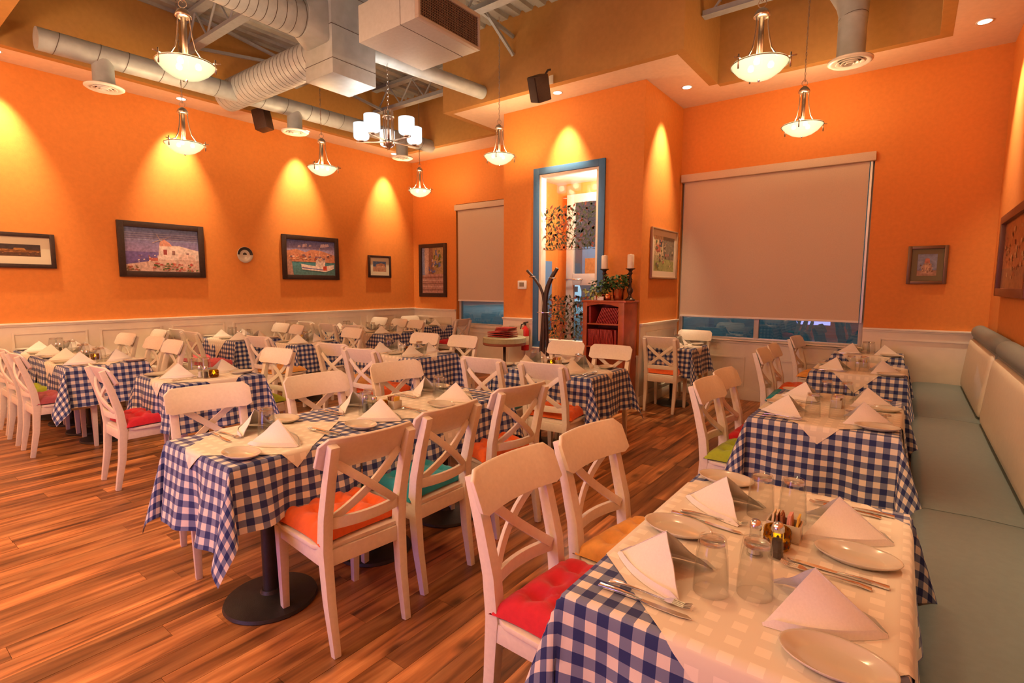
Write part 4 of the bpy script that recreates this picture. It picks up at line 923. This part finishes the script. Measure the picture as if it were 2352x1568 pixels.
def put(kind,x,y,rz,label,group,z=ZT+.0045,scale=None):
    p=PRO[kind]
    if kind not in used:
        used.add(kind); p.location=(x,y,z); p.rotation_euler=(0,0,rz); p['label']=label; p['group']=group
        if scale: p.scale=scale
        return p
    return dup(p,(x,y,z),rz,label,group,scale or (1,1,1))
def setting(R,side,pos,where,items='ngpfk',k=1.0,jit=.012,pl=None,cu=None):
    x0,x1,y0,y1=R
    O,ang={'W':((x0,pos),-PI/2),'E':((x1,pos),PI/2),'S':((pos,y0),0),'N':((pos,y1),PI)}[side]
    rg=random.Random(hash((round(O[0],2),round(O[1],2)))&0xffff)
    c,s=math.cos(ang),math.sin(ang)
    def P(a,b): a+=rg.uniform(-jit,jit); b+=rg.uniform(-jit,jit); return O[0]+a*c-b*s,O[1]+a*s+b*c
    if pl is None: pl={'W':-.25,'E':-.15,'S':-.19,'N':-.19}[side]
    if cu is None: cu={'W':.125,'E':.20,'S':.16,'N':.16}[side]
    J=lambda q: rg.uniform(-q,q)
    if 'n' in items: x,y=P(0,.158); put('napkin',x,y,ang+J(.22),'white triangular napkin, '+where,'folded white napkins')
    if 'g' in items: x,y=P(0,.293 if k==1 else .26); put('glass',x,y,J(3),'upturned water glass, '+where,'upturned water glasses')
    if 'p' in items: x,y=P(pl,.105 if side in 'WE' else .10); put('plate',x,y,ang+J(.12),'white oval side plate, '+where,'white side plates',scale=(.74,1.08,1))
    if 'f' in items: x,y=P(cu,.165); put('fork',x,y,ang+J(.12),'steel fork, '+where,'steel forks',z=ZT+.006)
    if 'k' in items: x,y=P(cu+.035,.165); put('knife',x,y,ang+J(.12),'steel knife, '+where,'steel knives',z=ZT+.006)
def centre(x,y,where,rz=0,cad=True,vot=True,sh=True):
    if sh:
        a,b_=-.035,-.02; put('salt',x+a,y+b_-.02,0,'glass salt shaker, '+where,'salt shakers'); put('pepper',x+a+.052,y+b_,0,'glass pepper shaker, '+where,'pepper shakers')
    if vot: put('votive',x+.005,y+.045,0,'glowing amber votive, '+where,'amber votive candles')
    if cad: put('caddy',x+.01,y+.125,rz,'white caddy of sugar packets, '+where,'sugar caddies')
H3=.34
# A nearest bench table
A=(-.625,.045,1.03,2.10)
table(A,'cloth covered pedestal table nearest on the right','' or [(-.29,1.30),(-.29,1.83)]); cloth(A,(.36,.33,.37,.36),'gingham cloth on the nearest bench table',1,.024)
topper(A,(-.26,1.60),.70,.04,'sheer white topper across the nearest bench table',2,.028)
setting(A,'W',1.262,'nearest bench table, near chair seat'); setting(A,'W',1.782,'nearest bench table, far chair seat'); setting(A,'E',1.300,'nearest bench table, near bench seat'); setting(A,'E',1.80,'nearest bench table, far bench seat')
centre(-.262,1.545,'nearest bench table')
B=(-.695,0.005,3.155,4.20)
table(B,'cloth covered pedestal table second along the bench',[(-.345,3.42),(-.345,3.93)]); cloth(B,(.37,.33,.38,.36),'gingham cloth on the second bench table',3)
topper(B,(-.345,3.68),.62,0,'sheer white topper across the second bench table',4)
for sd,y,w in (('W',3.39,'near chair seat'),('W',3.92,'far chair seat'),('E',3.42,'near bench seat'),('E',3.93,'far bench seat')): setting(B,sd,y,'second bench table, '+w,pl=-.14 if sd=='E' else -.22)
centre(-.33,3.62,'second bench table',PI/2,vot=False,sh=False)
C_=(-.67,.02,5.28,6.20)
table(C_,'cloth covered pedestal table third along the bench',[(-.32,5.52),(-.32,5.98)]); cloth(C_,(.36,.33,.36,.34),'gingham cloth on the third bench table',5)
topper(C_,(-.33,5.70),.58,0,'sheer white topper across the third bench table',6)
for sd,y,w in (('W',5.50,'near chair seat'),('E',5.50,'near bench seat')): setting(C_,sd,y,'third bench table, '+w)
centre(-.33,5.66,'third bench table',vot=False,sh=False)
D_=(-.66,-.02,6.80,7.33)
table(D_,'cloth covered small table below the big window',[(-.34,7.08)]); cloth(D_,(.34,.32,.34,.0),'gingham cloth on the table below the big window',7)
topper(D_,(-.34,7.0),.42,0,'sheer white topper below the big window',8)
for sd,y,w in (('W',7.02,'chair seat'),('E',7.02,'bench seat')): setting(D_,sd,y,'bench table below window, '+w)
# E long front table: three tables pushed together
E1=(-2.785,-2.15,.955,1.585); E2=(-2.785,-2.15,1.587,2.20); E3=(-2.79,-2.15,2.202,2.82)
for R,l,by in ((E1,'cloth covered table at the near end of the long front row',1.21),(E2,'cloth covered table in the middle of the long front row',1.82),(E3,'cloth covered table at the far end of the long front row',2.40)): table(R,l,[(-2.36,by)])
cloth(E1,(.30,.275,.36,0),'gingham cloth on the near end of the long front row',9,.022,wav=1.5,flare=.8)
cloth(E2,(.30,.265,0,0),'gingham cloth on the middle of the long front row',10,.026); cloth(E3,(.30,.27,0,.33),'gingham cloth on the far end of the long front row',11,.026)
topper((-2.785,-2.15,.955,2.82),(-2.47,1.27),.395,-.08,'sheer white topper at near end of the long front row',12,.028); topper((-2.785,-2.15,.955,2.82),(-2.47,2.22),.56,.04,'sheer white topper at far end of the long front row',13,.028)
LR=(-2.785,-2.15,.955,2.82)
for sd,y,w in (('E',1.26,'near seat facing left'),('E',1.86,'middle seat facing left'),('E',2.46,'far seat facing left'),('W',1.30,'near seat facing right'),('W',1.90,'middle seat facing right'),('W',2.48,'far seat facing right')): setting(LR,sd,y,'long front row, '+w,pl=-.20)
centre(-2.46,1.93,'long front row')
F_=(-3.02,-2.01,3.72,4.38)
table(F_,'cloth covered table before the bookcase',[(-2.75,4.05),(-2.25,4.05)]); cloth(F_,(.34,.36,.36,.34),'gingham cloth on the table before the bookcase',15)
topper(F_,(-2.5,4.05),.55,0,'sheer white topper on the table before the bookcase',16)
for sd,x,w in (('S',-2.78,'near left seat'),('S',-2.28,'near right seat'),('N',-2.82,'far left seat'),('N',-2.34,'far right seat')): setting(F_,sd,x,'bookcase table, '+w)
centre(-2.62,4.02,'bookcase table')
G_=(-2.60,-2.03,6.20,6.82)
table(G_,'cloth covered small table beside the pillar',[(-2.36,6.55)]); cloth(G_,(.0,.33,.34,.30),'gingham cloth on the small pillar table',17); topper(G_,(-2.31,6.5),.40,0,'sheer white topper on the small pillar table',18)
for sd,x,w in (('S',-2.30,'near seat'),('N',-2.30,'window seat')): setting(G_,sd,x,'pillar table, '+w)
centre(-2.48,6.52,'pillar table',cad=False,vot=False)
Ht=(-5.0,-4.27,1.535,2.21)
table(Ht,'cloth covered small table behind the long front row',[(-4.63,1.87)]); cloth(Ht,(.34,.36,.36,.34),'gingham cloth on the small table behind the long front row',19,.026); topper(Ht,(-4.60,1.86),.45,.1,'sheer white topper behind the long front row',20)
for sd,x,w in (('S',-4.66,'red chair seat'),('N',-4.64,'lime chair seat')): setting(Ht,sd,x,'small left table, '+w)
centre(-4.43,1.84,'small left table',cad=False)
I1=(-8.0,-6.96,1.30,1.93); I2=(-6.955,-5.94,1.29,1.92)
table(I1,'cloth covered table touching the left wall',[(-7.7,1.6),(-7.25,1.6)]); table(I2,'cloth covered table at room end of the long left row',[(-6.68,1.62),(-6.22,1.62)])
cloth(I1,(0,0,.36,.34),'gingham cloth on the wall end of the long left row',21); cloth(I2,(0,.36,.36,.34),'gingham cloth on the room end of the long left row',22)
topper(I1,(-7.45,1.6),.5,0,'sheer white topper on the wall end of the long left row',23); topper(I2,(-6.42,1.6),.5,0,'sheer white topper on the room end of the long left row',24)
for i,x in enumerate((-7.72,-7.22,-6.68,-6.18)):
    nm=('wall seat','second seat from wall','third seat from wall','room end seat')[i]; R=I1 if i<2 else I2
    setting(R,'S',x,'long left row near side, '+nm); setting(R,'N',x,'long left row far side, '+nm)
centre(-6.40,1.58,'long left row room end',cad=False); centre(-7.42,1.6,'long left row wall end',cad=False,vot=False)
J_=(-8.02,-7.02,3.28,3.90)
table(J_,'cloth covered table by the left wall under the windmill print',[(-7.75,3.6),(-7.3,3.6)]); cloth(J_,(0,.36,.36,.32),'gingham cloth under the windmill print',25,flare=1.1); topper(J_,(-7.56,3.52),.52,0,'pinkish sheer topper hanging to a point under the windmill print',26)
for sd,x,w in (('S',-7.78,'near wall seat'),('S',-7.28,'near room seat'),('N',-7.76,'far wall seat'),('N',-7.27,'far room seat')): setting(J_,sd,x,'left wall table, '+w)
centre(-7.5,3.6,'left wall table',cad=False,vot=False)
K_=(-6.72,-6.02,3.55,4.15)
table(K_,'cloth covered small table between wall table and middle table',[(-6.30,3.87)]); cloth(K_,(.33,.35,.35,.33),'gingham cloth on the small table left of middle',27); topper(K_,(-6.37,3.84),.44,0,'sheer white topper on the small table left of middle',28)
for sd,x,w in (('S',-6.28,'near seat'),('N',-6.30,'far seat')): setting(K_,sd,x,'table left of middle, '+w)
centre(-6.55,3.8,'table left of middle',vot=False,sh=False)
L_=(-4.98,-3.96,3.62,4.24)
table(L_,'cloth covered table in the middle of the room',[(-4.7,3.93),(-4.2,3.93)]); cloth(L_,(.34,.36,.36,.34),'gingham cloth on the table in the middle of the room',29); topper(L_,(-4.46,3.88),.55,0,'sheer white topper in the middle of the room',30)
for sd,x,w in (('S',-4.72,'near left seat'),('S',-4.22,'near right seat'),('N',-4.74,'far left seat'),('N',-4.24,'far right seat')): setting(L_,sd,x,'middle table, '+w)
centre(-4.45,3.92,'middle table',cad=False)
Q_=(-8.02,-7.22,5.16,5.80); M_=(-7.21,-6.32,5.16,5.80)
table(Q_,'cloth covered table far left under the boat print',[(-7.6,5.48)]); table(M_,'cloth covered table at room end under the temple print',[(-6.8,5.48)])
cloth(Q_,(0,0,.34,.32),'gingham cloth under the boat print',31); cloth(M_,(0,.36,.34,.32),'gingham cloth under the temple print',32); topper(Q_,(-7.62,5.40),.48,0,'sheer white topper under the boat print',33); topper(M_,(-6.76,5.46),.48,0,'sheer white topper under the temple print',34)
for sd,x,w,R in (('S',-7.70,'near wall seat',Q_),('N',-7.70,'far wall seat',Q_),('S',-7.10,'near middle seat',M_),('N',-7.02,'far middle seat',M_),('S',-6.60,'near room seat',M_),('N',-6.58,'far room seat',M_)): setting(R,sd,x,'far double table, '+w)
centre(-6.86,5.46,'far double table',cad=False,sh=False)
N_=(-7.52,-6.90,6.72,7.32)
table(N_,'cloth covered table in the back corner',[(-7.2,7.0)]); cloth(N_,(.32,.34,.34,0),'gingham cloth in the back corner',35); topper(N_,(-7.2,7.0),.42,0,'sheer white topper in the back corner',36)
for sd,w in (('W','corner seat'),('E','window seat')): setting(N_,sd,7.0,'back corner table, '+w)
# ------------------------------------------------------------------ bookcase with menus
BX0,BX1,BY0,BY1,BZ=-3.215,-2.665,5.72,6.085,1.335
bk=thing('bookcase','cherry wood bookcase holding rows of red menus by the pillar','bookcase')
for x in (BX0,BX1-.02): MB().box(x,x+.02,BY0,BY1,0,BZ-.025).build('side_panel',CHERRY,bk,bevel=.002)
MB().box(BX0-.015,BX1+.02,BY0-.02,BY1+.005,BZ-.025,BZ).build('top_board',CHERRY,bk,bevel=.005)
MB().box(BX0+.02,BX1-.02,BY1-.012,BY1,0,BZ-.025).build('back_panel',CHERRY,bk)
b=MB(); b.box(BX0,BX0+.055,BY0-.012,BY0,0,BZ-.025); b.box(BX1-.075,BX1,BY0-.012,BY0,0,BZ-.025); b.build('stile',CHERRY,bk,bevel=.002)
b=MB(); xs=[BX0+.055+(BX1-.075-BX0-.055)*i/12 for i in range(13)]
pts=[(BX0+.055,BY0-.012,BZ-.025)]+[(x,BY0-.012,BZ-.075+.030*math.sin(PI*i/12)) for i,x in enumerate(xs)]+[(BX1-.075,BY0-.012,BZ-.025)]; b.prism(pts,(0,.012,0)); b.build('arched_rail',CHERRY,bk)
for z in (1.055,.775,.50): MB().box(BX0+.02,BX1-.02,BY0,BY1-.012,z-.018,z).build('shelf',CHERRY,bk,bevel=.002)
bd=MB().box(BX0+.055,BX1-.075,BY0-.010,BY0+.006,.08,.49).build('door',CHERRY,bk,bevel=.004); MB().lathe([(0,.02),(.011,.018),(.012,.012),(.005,.008),(.005,0)],14,T=Matrix.Translation((BX0+.09,BY0-.010,.36))@Matrix.Rotation(PI/2,4,'X')).build('knob',BRONZE,bd,smooth=True)
MB().box(BX0,BX1,BY0-.02,BY0-.012,0,.08).build('plinth',CHERRY,bk,bevel=.002)
m0=None
def menu(T,label,group,w=.23,h=.205,t=.011):
    global m0
    if m0 is None:
        m0=thing('menu','x','menu'); MB().box(-t/2,-t/2+.0025,0,w,0,h).box(t/2-.0025,t/2,0,w,0,h).box(-t/2,t/2,-.003,0,0,h).build('cover',MENU,m0,bevel=.0008); MB().box(-t/2+.003,t/2-.003,.003,w-.005,.004,h-.004).build('pages',MENUP,m0); r=m0
    else: r=dup(m0,(0,0,0),0,label,group)
    tag(r,label,'menu',group); r.matrix_world=T
x=BX0+.075
for i in range(15):
    lean=-.04 if i<2 else .40; h=.205
    if i==2: x+=.065
    T=Matrix.Translation((x,BY0+.02,1.056+ (0 if 1 else 0)))@Matrix.Rotation(lean if i>=2 else -.02,4,'Y'); menu(T,'dark red menu leaning on the upper bookcase shelf','menus on the upper bookcase shelf'); x+=.0215 if i>=2 else .016
    if x>BX1-.10: break
x=BX0+.065
for i in range(22):
    lean=(-.03,-.14,-.10,-.16,-.03)[min(4,i//5)]
    T=Matrix.Translation((x,BY0+.02,.776))@Matrix.Rotation(lean,4,'Y'); menu(T,'dark red menu standing on the lower bookcase shelf','menus on the lower bookcase shelf'); x+=.0165 if lean>-.05 else .0175
    if i in (4,): x+=.012
    if x>BX1-.035: break
def candlestick(x,y,label,cl):
    r=thing('candlestick',label,'candlestick',(x,y,BZ),0,'dark turned candlesticks')
    MB().lathe([(0,0),(.062,0),(.064,.01),(.045,.02),(.022,.045),(.018,.07),(.034,.10),(.036,.13),(.018,.16),(.014,.20),(.024,.225),(.016,.25),(.014,.30),(.028,.325),(.018,.345),(.03,.365),(.058,.375),(.058,.382),(0,.382)],22).build('turned_stem',BRONZE,r,smooth=True,angle=.8)
    c=MB().lathe([(0,.0),(.039,0),(.04,.01),(.04,.155),(.034,.165),(.01,.168),(0,.172)],22).build('pillar_candle',CANDLE,smooth=True,angle=.7); c.location=(x,y,BZ+.3825); tag(c,cl,'candle','cream pillar candles')
candlestick(-3.045,5.93,'dark turned candlestick on the bookcase behind the ivy','cream pillar candle on the left candlestick'); candlestick(-2.70,5.93,'dark turned candlestick at the right end of the bookcase','cream pillar candle on the right candlestick')
def leaves(name,mtl,n,cx,cy_,cz,rx,ry,rz_,size,seed,parent,droop=0):
    R=random.Random(seed); b=MB()
    for i in range(n):
        a=R.uniform(0,2*PI); e=R.uniform(-.3,1); q=R.uniform(.3,1)**.6; x=cx+rx*q*math.cos(a); y=cy_+ry*q*math.sin(a); z=cz+rz_*e*(1 if e>0 else 1)
        T=Matrix.Translation((x,y,z))@Matrix.Rotation(a+R.uniform(-.6,.6),4,'Z')@Matrix.Rotation(R.uniform(-.2,1.1)+droop,4,'Y')@Matrix.Rotation(R.uniform(-.5,.5),4,'X')
        s=size*R.uniform(.6,1.15); P=[(0,0,0),(.25,.38,.05),(.55,.30,.07),(1,0,-.06),(.55,-.30,.07),(.25,-.38,.05)]
        b.add([(s*p[0],s*p[1],s*p[2]) for p in P]+[(s*.5,0,-.02*s)],[(0,1,6),(1,2,6),(2,3,6),(3,4,6),(4,5,6),(5,0,6)],T=T)
    o=b.build(name,mtl,parent); o['kind']='stuff'; return o
pp=thing('potted_ivy','leafy dark green ivy in a copper pot on the bookcase','potted plant',(-2.835,5.90,BZ))
MB().lathe([(0,0),(.052,0),(.062,.02),(.075,.12),(.082,.135),(.078,.138),(.07,.12),(0,.11)],28).build('copper_pot',COPPER,pp,smooth=True,angle=.8)
leaves('foliage',LEAF,190,-.02,0,.19,.15,.10,.12,.062,3,pp)
b=MB()
for i in range(9): a=2*PI*i/9; b.tube([(0,0,.10),(.05*math.cos(a),.05*math.sin(a),.17),(.12*math.cos(a),.08*math.sin(a),.2)],.0022,5)
b.build('stems',LEAF,pp)
p2=thing('potted_ivy','trailing yellow green ivy spilling over the left end of the bookcase','potted plant',(-3.05,5.84,BZ))
MB().lathe([(0,0),(.045,0),(.055,.05),(.062,.07),(.056,.07),(0,.06)],24).build('copper_pot',COPPER,p2,smooth=True,angle=.8)
leaves('foliage',LEAFY,60,-.06,-.02,.06,.16,.08,.08,.055,8,p2,.3); leaves('dark_foliage',LEAF,70,0,0,.13,.12,.08,.12,.06,9,p2)
p3=thing('brass_pot','small brass pot between the two ivy plants on the bookcase','pot',(-2.945,5.83,BZ)); MB().lathe([(0,0),(.035,0),(.048,.025),(.042,.055),(.03,.07),(.036,.08),(0,.075)],20).build('bowl',COPPER,p3,smooth=True); MB().tube([(.04,0,.06),(.065,0,.05),(.06,0,.02),(.045,0,.015)],.004,6).build('handle',COPPER,p3,smooth=True)
o=MB().box(-.04,.04,-.012,.012,0,.045,T=Matrix.Translation((-3.0,5.755,BZ))@Matrix.Rotation(.2,4,'Z')).build('card_holder',WHITEP,bevel=.003); tag(o,'small white card box at front of the bookcase top','box')
# coat stand
cs=thing('coat_stand','dark bentwood coat stand before the blue framed window','coat stand',(-3.60,5.42,0))
for k,(top,bot,w) in enumerate((((-.26,0,1.70),(-.075,0,.0),.026),((.175,.02,1.72),(.05,.02,.0),.042),((.0,.22,1.68),(.0,-.05,0),.03))):
    mid=Vector((0.02*(1 if k==1 else -.3),.01,1.28)); pts=[]
    for i in range(15):
        t=i/14
        if t<.7: q=t/.7; p=Vector(bot).lerp(mid,q); p.x+=.012*math.sin(PI*q)*(-1 if k==0 else 1)
        else: q=(t-.7)/.3; p=mid.lerp(Vector(top),q); p.x+=(-.0+ (mid.x-top[0])*.28*math.sin(PI*q)); p.y+=(mid.y-top[1])*.28*math.sin(PI*q)
        pts.append(p)
    MB().bar(pts,w,.028,side=Vector((0,1,0))).build('bent_pole',DARKW,cs,bevel=.004)
b=MB(); b.tube([(.085*math.cos(t),.085*math.sin(t),1.18) for t in (2*PI*k/24 for k in range(25))],.004,6); b.build('steel_ring',CHROME,cs)
for x,z in ((-.17,1.62),(.12,1.60)): MB().tube([(x-.05,-.0,z),(x+.05,-.02,z)],.009,10).build('peg',CHROME,cs,smooth=True)
MB().lathe([(0,0),(.18,0),(.18,.02),(0,.03)],28).build('foot_plate',DARKW,cs)
# barrel-lid side table with menus
rt_=thing('side_table','round barrel lid table with dark banded edge before the narrow window','side table',(-4.42,5.68,0))
MB().lathe([(0,.70),(.29,.70),(.297,.71),(.297,.735)],40).build('rose_band',ROSE,rt_,smooth=True,angle=.6)
MB().lathe([(.297,.735),(.300,.74),(.296,.80),(.28,.812),(0,.812)],40).build('green_band',mat('sage_band',(.40,.38,.25),.5,noise=.1),rt_,smooth=True,angle=.6)
MB().tube([(0,0,.03),(0,0,.70)],.02,12).build('post',DARKW,rt_,smooth=True); MB().lathe([(0,0),(.19,0),(.19,.02),(.03,.04),(0,.04)],28).build('foot_plate',BLACK,rt_)
for i in range(6):
    T=Matrix.Translation((-4.42+(-.16 if i%2==0 else .0)+random.uniform(-.008,.008),5.60+.02*i*0,.8135+.016*(i//2)*1.7+ (0.0 if i%2==0 else .003)))@Matrix.Rotation(random.uniform(-.05,.05)+.1,4,'Z')@Matrix.Rotation(PI/2,4,'Y')
    menu(T@Matrix.Translation((-.006,-.08,-.02)),'red menu lying in the stack on the barrel lid table','stacked menus on the barrel lid table')
for i in range(3):
    T=Matrix.Translation((-4.43+.006*i,5.60,.902+.016*i))@Matrix.Rotation(.04*i+.06,4,'Z')@Matrix.Rotation(PI/2,4,'Y'); menu(T@Matrix.Translation((-.006,-.1,-.02)),'red menu lying in the stack on the barrel lid table','stacked menus on the barrel lid table')
# fire extinguisher
fe=thing('fire_extinguisher','small red fire extinguisher with tag on the pillar wainscot','extinguisher',(-4.31,PY-.10,.60))
MB().lathe([(0,0),(.052,0),(.055,.01),(.055,.27),(.045,.31),(.02,.335),(.018,.35),(0,.35)],24).build('cylinder',REDP,fe,smooth=True,angle=.8)
fv=MB().tube([(0,0,.35),(0,0,.38)],.016,10).build('valve',BLACK,fe); MB().bar([(-.03,0,.385),(.05,0,.40)],.014,.02,side=Vector((0,1,0))).build('lever',BLACK,fv,bevel=.002)
b=MB(); b.tube([(-.02,0,.375),(-.06,-.01,.36),(-.075,-.01,.28),(-.066,0,.12)],.008,8); b.build('hose',RUBBER,fe,smooth=True)
MB().box(-.045,.01,-.062,-.059,.10,.30).build('paper_tag',PAPER,fe); MB().lathe([(.0555,.08),(.0562,.082),(.0562,.20),(.0555,.202)],24).build('label_band',PAPER,fe,smooth=True)
bpy.context.view_layer.update()
